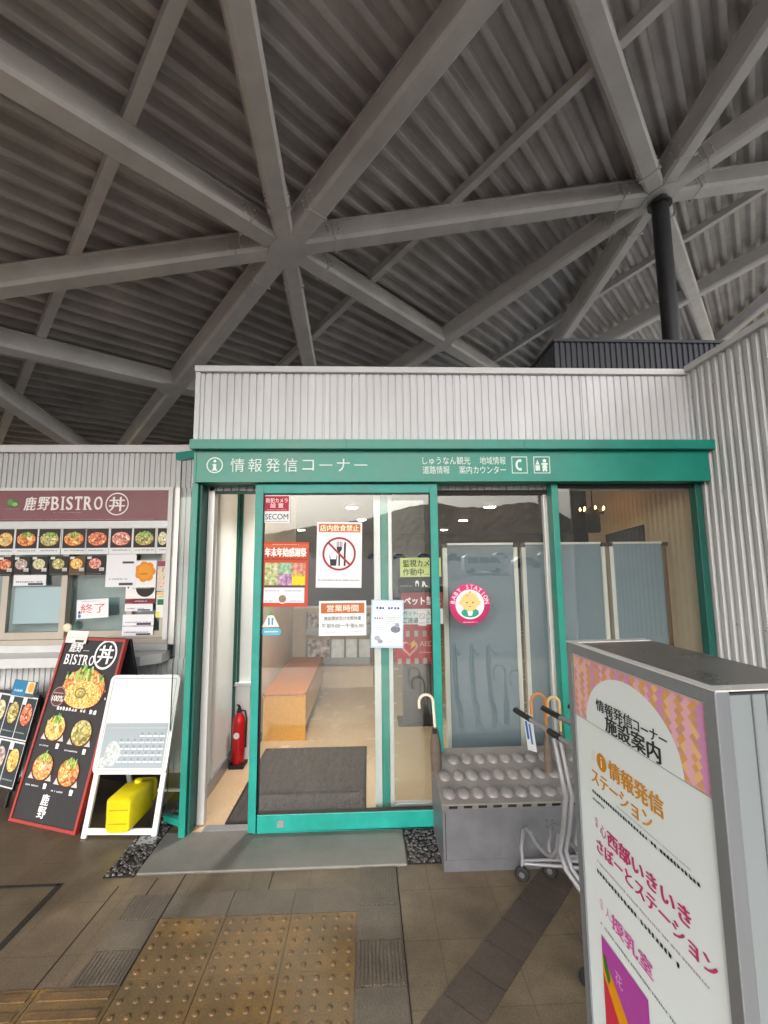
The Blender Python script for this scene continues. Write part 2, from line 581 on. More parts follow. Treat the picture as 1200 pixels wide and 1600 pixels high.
# ================================================================== SETTING: ground
def ground_mat(name, cols, rough, scale=1.6, bump=0.25, bscale=140, tile=None):
    m = bpy.data.materials.new(name)
    m.use_nodes = True
    n, l = m.node_tree.nodes, m.node_tree.links
    b = n['Principled BSDF']
    tc = n.new('ShaderNodeTexCoord')
    a = n.new('ShaderNodeTexNoise'); a.inputs['Scale'].default_value = scale; a.inputs['Detail'].default_value = 9
    a.inputs['Roughness'].default_value = 0.7
    f = n.new('ShaderNodeTexNoise'); f.inputs['Scale'].default_value = bscale; f.inputs['Detail'].default_value = 3
    l.new(tc.outputs['Object'], a.inputs['Vector']); l.new(tc.outputs['Object'], f.inputs['Vector'])
    rp = n.new('ShaderNodeValToRGB')
    e = rp.color_ramp.elements
    e[0].position, e[1].position = 0.3, 0.72
    e[0].color, e[1].color = lin(cols[0]), lin(cols[-1])
    for i in range(1, len(cols) - 1):
        q = e.new(0.3 + 0.42 * i / (len(cols) - 1)); q.color = lin(cols[i])
    l.new(a.outputs['Fac'], rp.inputs['Fac'])
    mx = n.new('ShaderNodeMix'); mx.data_type = 'RGBA'; mx.blend_type = 'MULTIPLY'
    mx.inputs['Factor'].default_value = 0.7
    fr = n.new('ShaderNodeValToRGB')
    fr.color_ramp.elements[0].position, fr.color_ramp.elements[1].position = 0.35, 0.62
    fr.color_ramp.elements[0].color = (0.55, 0.55, 0.55, 1); fr.color_ramp.elements[1].color = (1, 1, 1, 1)
    l.new(f.outputs['Fac'], fr.inputs['Fac'])
    l.new(rp.outputs[0], mx.inputs['A']); l.new(fr.outputs[0], mx.inputs['B'])
    last = mx.outputs['Result']
    if tile:
        bt = n.new('ShaderNodeTexBrick')
        bt.inputs['Scale'].default_value = 1.0
        bt.inputs['Brick Width'].default_value = tile; bt.inputs['Row Height'].default_value = tile
        bt.inputs['Mortar Size'].default_value = 0.0035
        bt.inputs['Mortar Smooth'].default_value = 0.3
        bt.offset = 0.0
        bt.inputs['Color1'].default_value = (1, 1, 1, 1); bt.inputs['Color2'].default_value = (0.93, 0.93, 0.93, 1)
        bt.inputs['Mortar'].default_value = (0.72, 0.7, 0.67, 1)
        l.new(tc.outputs['Object'], bt.inputs['Vector'])
        m2 = n.new('ShaderNodeMix'); m2.data_type = 'RGBA'; m2.blend_type = 'MULTIPLY'; m2.inputs['Factor'].default_value = 1.0
        l.new(last, m2.inputs['A']); l.new(bt.outputs['Color'], m2.inputs['B'])
        last = m2.outputs['Result']
    l.new(last, b.inputs['Base Color'])
    mr = n.new('ShaderNodeMapRange'); mr.inputs['To Min'].default_value = rough - 0.18; mr.inputs['To Max'].default_value = rough + 0.15
    l.new(a.outputs['Fac'], mr.inputs['Value']); l.new(mr.outputs[0], b.inputs['Roughness'])
    bp = n.new('ShaderNodeBump'); bp.inputs['Strength'].default_value = bump; bp.inputs['Distance'].default_value = 0.006
    l.new(f.outputs['Fac'], bp.inputs['Height']); l.new(bp.outputs[0], b.inputs['Normal'])
    MATS[name] = m
    return m

G_main = ground_mat("brown_paving", [(76, 66, 55), (106, 93, 76), (138, 122, 100)], 0.46, 1.7, tile=0.3)
G_grey = ground_mat("grey_paving_tile", [(76, 68, 61), (98, 89, 79), (116, 106, 93)], 0.55, 4)
G_dark = ground_mat("dark_paving_tile", [(60, 52, 47), (76, 66, 59), (90, 79, 70)], 0.5, 3)
G_yel = ground_mat("yellow_tactile_tile", [(92, 76, 56), (116, 93, 60), (152, 116, 58)], 0.55, 2.6)
G_asph = ground_mat("asphalt", [(40, 40, 42), (48, 48, 50), (60, 60, 62)], 0.7, 0.2, 0.2, 40)
M_joint = mat("dark_joint", (34, 28, 25), 0.9)
G_base = ground_mat("earth", [(88, 84, 70), (104, 98, 80), (118, 110, 90)], 0.85, 0.02, 0.2, 3)

b = MB(); b.quad((-2500, -2500, -0.02), (2500, -2500, -0.02), (2500, 2500, -0.02), (-2500, 2500, -0.02), G_base)
tag(b.build("ground"), kind='structure')
b = MB(); b.box(-14, 12, -1.5, 3.9, -0.3, 0.0, G_main)
tag(b.build("pavement", base=(0, 0, 0)), kind='structure')
def slope_z(y): return max(-0.012, (-30 - y) * 0.034)
b = MB(); b.quad((-220, -30, -0.012), (220, -30, -0.012), (220, -1.5, -0.012), (-220, -1.5, -0.012), G_asph); b.quad((-220, -165, slope_z(-165)), (220, -165, slope_z(-165)), (220, -30, -0.012), (-220, -30, -0.012), G_asph)
tag(b.build("car_park", base=(0, 0, 0)), kind='structure')

# tactile paving: yellow plates with raised studs
b = MB()
rg = random.Random(3)
M_stud = ground_mat("tactile_stud", [(86, 69, 50), (108, 84, 56), (130, 98, 60)], 0.5, 12)
T = 0.2985
def tac(x0, y0, nx, ny):
    for i in range(nx):
        for j in range(ny):
            xa, ya = x0 + i * T, y0 - j * T
            b.box(xa + 0.002, xa + T - 0.002, ya - T + 0.0012, ya - 0.0012, -0.01, 0.0045, G_yel)
            for p in range(5):
                for q in range(5):
                    cx, cy = xa + T * (p + 0.5) / 5, ya - T * (q + 0.5) / 5
                    b.lathe([(0.0125, 0.0), (0.0105, 0.0032), (0.006, 0.0042), (0.0, 0.0044)], (cx, cy, 0.0045), M_stud, 8)
tac(-0.952, 2.270, 3, 4)
for i in range(8):
    xa = -0.952 - (i + 1) * T
    b.box(xa + 0.002, xa + T - 0.002, 1.655, 1.945, -0.01, 0.0045, G_yel)
    for q in range(4):
        yy = 1.69 + q * 0.073
        b.prism([(xa + 0.02, yy - 0.016, 0.0045), (xa + T - 0.02, yy - 0.016, 0.0045), (xa + T - 0.02, yy + 0.016, 0.0045), (xa + 0.02, yy + 0.016, 0.0045)], (0, 0, 0.005), M_stud)
tag(b.build("tactile_paving"), kind='structure')

# strip of ribbed and plain tiles beside the tactile plates
b = MB()
y = 2.572
k = 0
while y > 0.9:
    h = 0.268 if k == 0 else (0.195 if k == 1 else 0.215)
    if k % 2 == 0:
        b.box(-0.052, 0.140, y - h + 0.002, y - 0.002, -0.01, 0.0035, G_grey)
        for i in range(12):
            x = -0.047 + i * 0.0157
            b.box(x, x + 0.008, y - h + 0.006, y - 0.006, 0.0034, 0.0075, G_grey)
    else:
        b.box(-0.052, 0.140, y - h + 0.002, y - 0.002, -0.01, 0.0040, G_grey)
    y -= h
    k += 1
y = 2.43
k = 0
while y > 1.96:
    h = 0.16
    b.box(-1.150, -0.960, y - h + 0.002, y - 0.002, -0.01, 0.0037, G_grey)
    if k % 2 == 0:
        for i in range(11):
            x = -1.145 + i * 0.0165
            b.box(x, x + 0.009, y - h + 0.006, y - 0.006, 0.0036, 0.0062, G_grey)
    y -= h
    k += 1
# plain grey row between threshold and tactile plates
for x0, x1 in ((-0.95, -0.66), (-0.655, -0.36), (-0.355, -0.054)):
    b.box(x0 + 0.002, x1, 2.274, 2.43, -0.01, 0.0038, G_grey)
tag(b.build("ribbed_tile_strip"), kind='structure')

# dark diagonal band of paving
b = MB()
d = Vector((0.69, 0.724, 0)).normalized(); pr = Vector((d.y, -d.x, 0))
p0 = Vector((0.06, 1.63, 0.004))
for i in range(-4, 8):
    a = p0 + d * (i * 0.158)
    q = [a, a + pr * 0.172, a + pr * 0.172 + d * 0.154, a + d * 0.154]
    b.prism([v - Vector((0, 0, 0.01)) for v in q], (0, 0, 0.0102), G_dark)
tag(b.build("diagonal_paving_band"), kind='structure')

# open joints and the gap round an inspection slab
b = MB()
def jt(x0, y0, x1, y1, w):
    b.bar((x0, y0, 0.0), (x1, y1, 0.0), w, 0.0022, M_joint)
jt(0.146, 2.57, 0.150, 0.9, 0.006); jt(-0.956, 2.57, -0.956, 1.0, 0.006); jt(-1.09, 2.55, -1.10, 2.0, 0.005)
jt(-1.26, 2.5, -1.28, 1.95, 0.004); jt(-0.5, 2.57, -0.5, 2.44, 0.004); jt(-1.24, 1.95, -1.25, 1.0, 0.006)
jt(-1.566, 2.10, -1.566, 2.535, 0.030); jt(-2.9, 2.52, -1.566, 2.525, 0.018); jt(-4.2, 2.50, -2.9, 2.52, 0.02)
jt(-1.0, 2.15, -1.09, 2.30, 0.006)
tag(b.build("paving_joint"), kind='structure')

# threshold slab and pebble drains
b = MB(); b.box(-1.212, 0.205, 2.574, 2.93, -0.1, 0.012, M_conc)
tag(b.build("threshold_slab", bevel=0.006), kind='structure')
b = MB(); b.box(-1.376, -1.216, 2.562, 3.7, -0.08, 0.003, M_joint); b.box(0.209, 2.29, 2.584, 2.93, -0.08, 0.003, M_joint)
tag(b.build("drain_channel"), kind='structure')
b = MB()
pm = [mat("pebble_dark", (40, 38, 41), 0.45, var=0.2), mat("pebble_grey", (66, 64, 67), 0.5, var=0.2), mat("pebble_light", (104, 102, 102), 0.5, var=0.2)]
for (xa, xb, ya, yb, nn) in ((-1.372, -1.222, 2.57, 3.2, 420), (0.215, 0.42, 2.59, 2.9, 260), (0.42, 2.2, 2.8, 2.92, 80)):
    for i in range(nn):
        x, y = rg.uniform(xa, xb), rg.uniform(ya, yb)
        r = rg.uniform(0.006, 0.014)
        m = rg.choice([pm[0], pm[0], pm[0], pm[1], pm[1], pm[2]])
        z = 0.003 + rg.uniform(0, 0.004)
        sx, sy = rg.uniform(0.6, 1.2), rg.uniform(0.6, 1.2)
        vs, fs = [], []
        for t in range(6):
            an = t * math.pi / 3 + rg.uniform(-0.3, 0.3)
            vs.append((x + r * sx * math.cos(an), y + r * sy * math.sin(an), z))
        for t in range(6):
            an = t * math.pi / 3
            vs.append((x + 0.6 * r * sx * math.cos(an), y + 0.6 * r * sy * math.sin(an), z + r * 0.6))
        fs = [(t, (t + 1) % 6, 6 + (t + 1) % 6, 6 + t) for t in range(6)] + [tuple(range(6, 12))]
        b.add(vs, fs, m, False)
tag(b.build("gravel"), kind='stuff')
b = MB(); b.box(-1.345, -1.245, 2.83, 2.90, 0.004, 0.012, M_alud)
tag(b.build("drain_clip"), kind='structure')

# ================================================================== canopy roof
NX = Vector((-0.25, 0.13, 1)).normalized()
def RP(x, y, h=0.0):
    return Vector((x, y, 5.333 + 0.25 * x - 0.13 * y)) + NX * h
RX0, RX1, RY0, RY1 = -8.5, 10.5, -7.0, 13.0  # front edge carried forward, out of view, to cut the sky light
def clip(px, py, dx, dy):
    t0, t1 = -1e9, 1e9
    for p, d, lo, hi in ((px, dx, RX0, RX1), (py, dy, RY0, RY1)):
        if abs(d) < 1e-9:
            if not lo <= p <= hi: return None
            continue
        a, c = (lo - p) / d, (hi - p) / d
        if a > c: a, c = c, a
        t0, t1 = max(t0, a), min(t1, c)
    return (t0, t1) if t1 > t0 else None
roof = thing("canopy_roof", (0, 4, 0), "sloping grey steel canopy roof with crossing beams under ribbed decking", "roof")
# ribbed deck; ribs run along the (1, 1.1) diagonal
dd = Vector((1, 1.1)).normalized(); ss = Vector((dd.y, -dd.x))
HD = 0.29
b = MB()
pitch = 0.170
prof = [(0.0, 0.008), (0.08, 0.0), (0.24, 0.0), (0.32, 0.008), (0.46, 0.088), (0.54, 0.096), (0.78, 0.096), (0.86, 0.088)]
lines = []
k = -120
while k < 130:
    for f, h in prof:
        s_ = (k + f) * pitch
        c = clip(ss.x * s_, ss.y * s_, dd.x, dd.y)
        lines.append(None if c is None else (RP(ss.x * s_ + dd.x * c[0], ss.y * s_ + dd.y * c[0], HD + h), RP(ss.x * s_ + dd.x * c[1], ss.y * s_ + dd.y * c[1], HD + h)))
    k += 1
for a, c in zip(lines, lines[1:]):
    if a and c:
        b.quad(a[0], a[1], c[1], c[0], M_deck)
# weather skin above the ribs
b.quad(RP(RX0, RY0, HD + 0.14), RP(RX1, RY0, HD + 0.14), RP(RX1, RY1, HD + 0.14), RP(RX0, RY1, HD + 0.14), M_deck)
b.build("roof_deck", roof)

_bi = [0]
def beam(px, py, dx, dy, w=0.185, h=0.19):
    c = clip(px, py, dx, dy)
    if not c: return
    _bi[0] += 1
    o = 0.0012 * _bi[0]
    q = MB()
    a = RP(px + dx * c[0], py + dy * c[0], o); e = RP(px + dx * c[1], py + dy * c[1], o)
    dv = (e - a).normalized(); rv = dv.cross(NX).normalized(); ch = 0.028
    q.prism([a + rv * p_ + NX * q_ for p_, q_ in ((-w / 2 + ch, 0), (w / 2 - ch, 0), (w / 2, ch), (w / 2, h), (-w / 2, h), (-w / 2, ch))], e - a, M_beam)
    # upper flange a little wider, and a seam strip along each side
    q.bar(a + NX * h, e + NX * h, w + 0.03, 0.016, M_beam, NX)
    q.build("beam", roof)
def purlin(px, py, dx, dy, w=0.085):
    c = clip(px, py, dx, dy)
    q = MB()
    a = RP(px + dx * c[0], py + dy * c[0], HD - 0.085); e = RP(px + dx * c[1], py + dy * c[1], HD - 0.085)
    q.bar(a, e, w, 0.08, M_beam, NX)
    q.build("purlin", roof)
S = 1.0667
A = (-0.708 * S, 3.797 * S); Bn = (3.047 * S, 4.11 * S); Cn = (1.068 * S, 5.865 * S); En = (-2.45 * S, 5.40 * S); Fn = (-4.02 * S, 3.5 * S)
beam(A[0], A[1], -0.0155, 1)                                       # along the entrance axis
beam(A[0], A[1], 1.0, -1.02, 0.20)
beam(A[0], A[1], Bn[0] - A[0], Bn[1] - A[1])
beam(A[0], A[1], 1.0, 1.155)
beam(Bn[0], Bn[1], Cn[0] - Bn[0], Cn[1] - Bn[1])
beam(Bn[0], Bn[1], 0.02, 1)
beam(Bn[0], Bn[1], 1.0, 1.06)
beam(En[0], En[1], 1.0, 1.12)
beam(Fn[0], Fn[1], -0.04, 1)
beam(Fn[0], Fn[1], 1.0, -1.0)
beam(4.95 * S, 6.2 * S, 1.0, -0.9)
beam(A[0], A[1] + 4.05, Bn[0] - A[0], Bn[1] - A[1])
beam(7.3, 4.7, 0.02, 1)
beam(2.0, -0.1, 1, 0.083)
for c_ in (1.19, 4.72, 9.15, -3.0):
    purlin(0, c_ * S, 1.0, -0.985)
q = MB()
for P0, P1 in (((RX0, RY0), (RX1, RY0)), ((RX0, RY1), (RX1, RY1)), ((RX0, RY0), (RX0, RY1)), ((RX1, RY0), (RX1, RY1))):
    q.bar(RP(*P0, 0.1), RP(*P1, 0.1), 0.1, 0.5, M_beam, NX)
q.build("edge_trim", roof)
for nd, r in ((A, 0.20), (Bn, 0.20), (Cn, 0.14), (En, 0.13), (Fn, 0.18)):
    q = MB()
    c = RP(nd[0], nd[1], -0.003)
    t1 = Vector((1, 0, 0.25)).normalized(); t2 = NX.cross(t1)
    q.prism([c + (t1 * math.cos(k * math.pi / 6 + 0.2) + t2 * math.sin(k * math.pi / 6 + 0.2)) * r for k in range(12)], NX * 0.002, M_beam)
    q.build("node_plate", roof)
for nd, dirs in ((A, ((-0.0155, 1), (1.0, -1.02), (Bn[0] - A[0], Bn[1] - A[1]), (1.0, 1.155))), (Bn, ((Bn[0] - A[0], Bn[1] - A[1]), (Cn[0] - Bn[0], Cn[1] - Bn[1]), (0.02, 1), (1.0, 1.06)))):
    for dx, dy in dirs:
        k = math.hypot(dx, dy); dx, dy = dx / k, dy / k
        for sgn in (-1, 1):
            q = MB()
            p0_ = RP(nd[0] + dx * sgn * 0.46, nd[1] + dy * sgn * 0.46, -0.001); p1_ = RP(nd[0] + dx * sgn * 0.475, nd[1] + dy * sgn * 0.475, -0.001)
            q.bar(p0_, p1_, 0.206, 0.19, M_beam, NX)
            dv = (p1_ - p0_).normalized(); rv = dv.cross(NX).normalized()
            for sx in (-1, 1):
                for off in (-0.05, 0.065):
                    for hh in (0.05, 0.10, 0.15):
                        c = p0_ + dv * off + rv * sx * 0.088 + NX * hh
                        q.lathe([(0.012, 0.0), (0.012, 0.018), (0.006, 0.022)], c, M_beam, 6, rv * sx)
            q.build("splice_joint", roof)
# column under the right-hand node, standing on the building behind the parapet
q = MB()
top = RP(Bn[0], Bn[1], 0.0)
q.tube([(Bn[0], Bn[1], 2.95), (Bn[0], Bn[1], top.z)], 0.085, M_coldark, 18)
q.lathe([(0.12, 0), (0.12, 0.02)], (Bn[0], Bn[1], top.z - 0.08), M_coldark, 18)
tag(q.build("steel_column"), "dark round steel column rising from the dark rooftop box to a beam crossing", "column")

# ================================================================== visitor building
bld = thing("visitor_centre", (0.5, 3.0, 0), "white ribbed visitor building with teal entrance frontage and lettered canopy beam", "building")
rib = (0.0505, [(0.0, 0.0), (0.76, 0.0), (0.81, -0.011), (0.95, -0.011)])
ribR = (0.062, [(0.0, 0.0), (0.40, 0.0), (0.55, -0.016), (0.85, -0.016)])
b = MB()
b.corrug((-1.155, 3.0, 2.10), (1, 0, 0), (0, 0, 0.83), (0, -1, 0), 3.455, rib, M_clad)
b.box(-1.155, 2.30, 3.012, 3.06, 2.10, 2.93, M_clad)
b.box(-1.172, -1.14, 2.985, 3.05, 2.10, 2.93, M_clad)
for x in (-0.29, 0.62, 1.53):
    b.box(x, x + 0.004, 2.9985, 3.004, 2.40, 2.925, M_alud)
b.build("parapet", bld)
b = MB()
b.box(-1.175, 2.302, 2.972, 3.12, 2.928, 2.968, M_coping)
b.build("coping", bld)
# right-hand wing wall running towards the viewer
b = MB()
b.corrug((2.30, 3.0, 0.0), (0, -1, 0), (0, 0, 2.945), (-1, 0, 0), 1.94, ribR, M_cladR)
b.box(2.318, 2.42, 1.06, 3.0, 0.0, 2.945, M_cladR)
b.corrug((2.40, 1.06, 0.0), (1, 0, 0), (0, 0, 2.945), (0, -1, 0), 6.0, ribR, M_cladR)
b.box(2.42, 8.4, 1.078, 1.2, 0, 2.945, M_cladR)
b.box(2.296, 2.40, 1.035, 1.075, 0, 2.945, M_coping)
for k in range(9):
    yy = 2.95 - k * 0.21
    for zz in (0.35, 1.2, 2.05, 2.75):
        b.lathe([(0.006, 0), (0.006, 0.004), (0.003, 0.006)], (2.2995 , yy + 0.012 * (k % 3), zz + 0.01 * (k % 2)), M_alud, 8, (-1, 0, 0))
b.build("wing_wall", bld)
b = MB()
b.box(2.272, 2.44, 1.02, 2.969, 2.943, 2.985, M_coping); b.box(2.44, 8.4, 1.02, 1.22, 2.943, 2.985, M_coping)
b.build("wing_coping", bld)
b = MB()
b.box(2.44, 8.4, 1.22, 14, 2.84, 2.90, M_coping); b.box(-1.14, 2.44, 3.12, 14, 2.72, 2.80, M_coping)
b.build("flat_roof", bld)
# entrance beam
b = MB()
b.box(-1.115, 2.297, 2.785, 3.02, 2.335, 2.395, M_green)
b.box(-1.100, 2.285, 2.840, 3.02, 2.130, 2.335, M_green)
b.box(-1.103, -1.088, 2.836, 2.840, 2.130, 2.335, M_green)
bm_ = b.build("entrance_beam", bld)
for x in (-0.13, 1.02):
    b = MB(); b.box(x, x + 0.003, 2.7838, 2.786, 2.335, 2.395, M_greendk); b.build("joint_line", bm_)
WH = (226, 238, 236)
sh = Sheet((0, 2.8395, 0))
sh.ring(-0.972, 2.239, 0.052, 0.0075, WH, 1)
sh.disc(-0.972, 2.266, 0.0095, 0.0095, WH, 1)
sh.poly([(-0.987, 2.247), (-0.962, 2.247), (-0.962, 2.212), (-0.955, 2.212), (-0.955, 2.204), (-0.989, 2.204), (-0.989, 2.212), (-0.982, 2.212), (-0.982, 2.239), (-0.987, 2.239)], WH, 1)
xs0, xs1 = -0.885, 0.018
word = "情報発信コーナー"
pw = (xs1 - xs0) / len(word)
for i, ch in enumerate(word):
    x = xs0 + pw * (i + 0.5)
    if ch == 'ー':
        sh.text(ch, x, 2.239, 0.0075, WH, w=0.084, l=1)
    else:
        sh.text(ch, x, 2.239, 0.088 if i < 4 else (0.07 if ch == 'コ' else 0.082), WH, w=0.088 if i < 4 else (0.074 if ch == 'コ' else 0.084), l=1, bold=0.004)
sh.text("しゅうなん観光", 0.364 + 0.157, 2.268, 0.052, WH, w=0.314, l=1, bold=0.006)
sh.text("地域情報", 0.826, 2.268, 0.052, WH, w=0.172, l=1, bold=0.006)
sh.text("道路情報", 0.452, 2.206, 0.052, WH, w=0.176, l=1, bold=0.006)
sh.text("案内カウンター", 0.757, 2.206, 0.052, WH, w=0.308, l=1, bold=0.006)
sh.frame(0.951, 2.182, 1.055, 2.294, 0.0045, WH, 1)
# handset
pts = []
for i in range(13):
    t = R(115 + i * 130 / 12); pts.append((1.012 + 0.036 * math.cos(t), 2.238 + 0.040 * math.sin(t)))
for i in range(13):
    t = R(245 - i * 130 / 12); pts.append((1.012 + 0.022 * math.cos(t), 2.238 + 0.029 * math.sin(t)))
sh.poly(pts, WH, 1)
sh.rect(0.998, 2.258, 1.016, 2.276, WH, 1.3); sh.rect(0.998, 2.200, 1.016, 2.218, WH, 1.3)
sh.frame(1.097, 2.182, 1.206, 2.294, 0.0045, WH, 1)
sh.rect(1.108, 2.200, 1.138, 2.236, WH, 1); sh.poly([(1.110, 2.240), (1.136, 2.240), (1.127, 2.262), (1.119, 2.262)], WH, 1); sh.rect(1.1205, 2.262, 1.1255, 2.272, WH, 1)
sh.disc(1.170, 2.266, 0.012, 0.012, WH, 1)
sh.poly([(1.146, 2.240), (1.194, 2.240), (1.188, 2.252), (1.152, 2.252)], WH, 1)
sh.disc(1.170, 2.225, 0.017, 0.019, WH, 1.3); sh.disc(1.161, 2.203, 0.007, 0.01, WH, 1.2); sh.disc(1.179, 2.203, 0.007, 0.01, WH, 1.2)
sh.build("lettering", bm_)

# frames of the entrance
def post(x0, x1, y0, y1, z0, z1, m, name="frame_post"):
    q = MB(); q.box(x0, x1, y0, y1, z0, z1, m)
    return q.build(name, bld, bevel=0.003)
post(-1.124, -1.084, 2.875, 3.0, 0.0, 2.130, M_green)
post(-1.082, -1.066, 2.90, 3.04, 0.01, 2.130, M_greendk)  # darker green puts the shade on the post's inner side into colour
post(-1.064, -1.018, 3.0, 3.05, 0.01, 2.130, M_alu)
post(1.240, 1.283, 2.915, 3.0, 0.0, 2.130, M_green)
post(2.244, 2.288, 2.93, 2.995, 0.0, 2.130, M_greendk)
post(0.045, 0.090, 3.02, 3.06, 0.01, 2.07, M_alu); post(0.091, 0.139, 3.015, 3.06, 0.01, 2.07, M_green); post(0.140, 0.168, 3.02, 3.06, 0.01, 2.07, M_alu)
post(1.222, 1.239, 3.02, 3.06, 0.01, 2.07, M_alu); post(1.2395, 1.292, 3.022, 3.07, 0.01, 2.07, M_alu)
post(0.040, 1.30, 3.02, 3.06, 2.068, 2.13, M_seal, "head_rail"); post(-1.08, 0.036, 3.02, 3.06, 2.085, 2.13, M_greendk, "head_rail"); post(1.302, 2.24, 2.96, 3.0, 2.105, 2.129, M_seal, "head_rail")
post(0.170, 1.221, 3.02, 3.06, 0.01, 0.09, M_alu, "bottom_rail"); post(1.302, 2.24, 2.955, 3.0, 0.0, 0.07, M_green, "bottom_rail")
# door closer screw / stop on the right stile
def pane(x0, x1, y, z0, z1, name="glass_pane", m=None, parent=None):
    q = MB(); q.box(x0, x1, y, y + 0.006, z0, z1, m or M_glass)
    return q.build(name, parent or bld)
pane(0.170, 1.221, 3.038, 0.09, 2.068)
pane(1.284, 2.243, 2.976, 0.07, 2.105)
# side light at the left, slightly splayed towards the kiosk
b = MB()
a, e = Vector((-1.126, 2.96, 0.03)), Vector((-1.262, 3.03, 0.03))
b.bar(a, e, 0.035, 0.035, M_green); b.bar(a + Vector((0, 0, 2.285)), e + Vector((-0.02, 0.0, 2.285)), 0.05, 0.05, M_green)
b.bar(e, e + Vector((0, 0.0001, 2.28)), 0.006, 0.006, M_black, (1, 0.5, 0))
b.build("side_light_frame", bld)
b = MB()
b.bar(a + Vector((0, 0, 0.035)), e + Vector((0, 0, 0.035)), 0.006, 2.25, M_glass)
b.build("glass_pane", bld)

# sliding door leaf, standing half open
b = MB()
X0, X1, Y0, Y1, Z0, Z1 = -0.722, 0.464, 2.885, 2.925, 0.018, 2.124
b.box(X0, X0 + 0.052, Y0, Y1, Z0, Z1, M_greenleaf)
b.box(X1 - 0.050, X1, Y0, Y1, Z0, Z1, M_greenleaf)
b.box(X0 + 0.052, X1 - 0.05, Y0, Y1, 2.062, Z1, M_greenleaf)
b.box(X0 + 0.052, X1 - 0.05, Y0, Y1, Z0, 0.116, M_greenleaf)
leaf = b.build("sliding_door", bld, bevel=0.004)
pane(X0 + 0.052, X1 - 0.05, 2.903, 0.116, 2.062, parent=leaf)
b = MB()
for (xa, xb, za, zb) in ((X0 + 0.052, X0 + 0.058, 0.116, 2.062), (X1 - 0.056, X1 - 0.05, 0.116, 2.062), (X0 + 0.058, X1 - 0.056, 2.056, 2.062), (X0 + 0.058, X1 - 0.056, 0.116, 0.122)):
    b.box(xa, xb, Y0 + 0.004, Y1 - 0.004, za, zb, M_seal)
b.build("glazing_seal", leaf)
b = MB()
b.box(-0.545, -0.505, Y0 - 0.004, Y0 - 0.0005, 0.045, 0.085, M_alud)
b.build("lock_plate", leaf)
b = MB(); b.box(-1.0, 0.36, 2.93, 2.985, 0.0, 0.016, M_alud)
b.build("door_track", bld)

# ------------------------------------------------------------------ inside
b = MB(); b.box(-1.15, 2.30, 2.93, 6.0, -0.1, 0.006, M_intfloor); b.box(-2.3, 6.0, 6.0, 14, -0.1, 0.006, M_intfloor); b.box(2.30, 6.0, 4.6, 6.0, -0.1, 0.006, M_intfloor)
tag(b.build("floor", base=(0, 0, 0)), kind='structure')
b = MB()
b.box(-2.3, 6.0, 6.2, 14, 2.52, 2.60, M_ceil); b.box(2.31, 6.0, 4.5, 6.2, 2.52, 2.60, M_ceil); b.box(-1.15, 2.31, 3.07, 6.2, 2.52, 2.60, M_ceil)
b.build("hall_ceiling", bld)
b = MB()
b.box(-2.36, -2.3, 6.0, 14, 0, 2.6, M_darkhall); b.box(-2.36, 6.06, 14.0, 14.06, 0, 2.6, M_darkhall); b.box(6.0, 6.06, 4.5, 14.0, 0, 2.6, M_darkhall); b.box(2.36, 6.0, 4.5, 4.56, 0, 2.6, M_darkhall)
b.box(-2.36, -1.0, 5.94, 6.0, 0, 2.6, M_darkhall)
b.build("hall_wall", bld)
b = MB(); b.box(2.302, 2.36, 3.07, 4.56, 0, 2.6, M_beige)
b.build("lobby_side_wall", bld)
# lobby left: side glazing as a pale solid panel, jog wall with a window, then a solid wall behind the bench
b = MB()
b.box(-1.15, -1.11, 3.06, 3.93, 0.0, 0.10, M_alud); b.box(-1.15, -1.11, 3.40, 3.43, 0.10, 2.5, M_alu); b.box(-1.15, -1.11, 3.90, 3.93, 0.1, 2.5, M_greendk)
b.build("side_glazing_frame", bld)
b = MB(); b.box(-1.140, -1.127, 3.06, 3.90, 0.10, 2.5, mat("glossy_pale_panel", (222, 228, 225), 0.18, var=0.05, scale=2))  # pale solid panel for the glass, its brightness put into the colour
b.build("side_panel", bld)
b = MB()
b.box(-1.16, -0.99, 3.932, 3.99, 0.006, 0.60, M_white); b.box(-1.12, -0.99, 3.945, 3.99, 0.60, 2.5, M_white)
b.box(-1.16, -0.95, 3.90, 3.99, 0.60, 0.625, M_coping); b.box(-1.10, -1.085, 3.925, 3.944, 0.626, 2.5, M_greendk)
b.build("lobby_return_wall", bld)
b = MB(); b.box(-1.06, -0.985, 3.992, 6.2, 0.006, 2.5, M_beige); b.box(-0.985, -0.972, 3.992, 6.06, 0.006, 0.07, M_darkhall)
b.build("lobby_wall", bld)
# low partition carrying leaflet pockets
b = MB(); b.box(-0.984, 0.07, 6.05, 6.12, 0.006, 1.03, M_beige); b.box(-0.972, 0.075, 6.04, 6.13, 1.03, 1.05, M_white)
tag(b.build("low_partition"), "low beige partition across the back of the lobby with leaflet racks on it", "partition")
rack = thing("leaflet_rack", (-0.38, 6.0, 0.3), "two tier grey leaflet rack fixed to the low lobby partition", "rack")
b = MB()
for z in (0.32, 0.70):
    b.box(-0.80, 0.045, 5.93, 6.045, z, z + 0.012, M_alud); b.box(-0.80, 0.045, 5.93, 5.936, z + 0.012, z + 0.09, M_alud)
for x in (-0.80, -0.49, -0.30, -0.13, 0.035):
    b.box(x, x + 0.01, 5.93, 6.045, 0.33, 0.66, M_alud); b.box(x, x + 0.01, 5.93, 6.045, 0.71, 0.98, M_alud)
b.build("rack_frame", rack)
lf = [("leaflet_grey", FOOD['grey']), ("leaflet_pale", [(200, 205, 210), (230, 235, 240), (245, 245, 245)]), ("leaflet_white", [(225, 228, 230), (240, 240, 242), (250, 250, 250)])]
desc = {0: "grey printed", 1: "pale blue", 2: "plain white"}
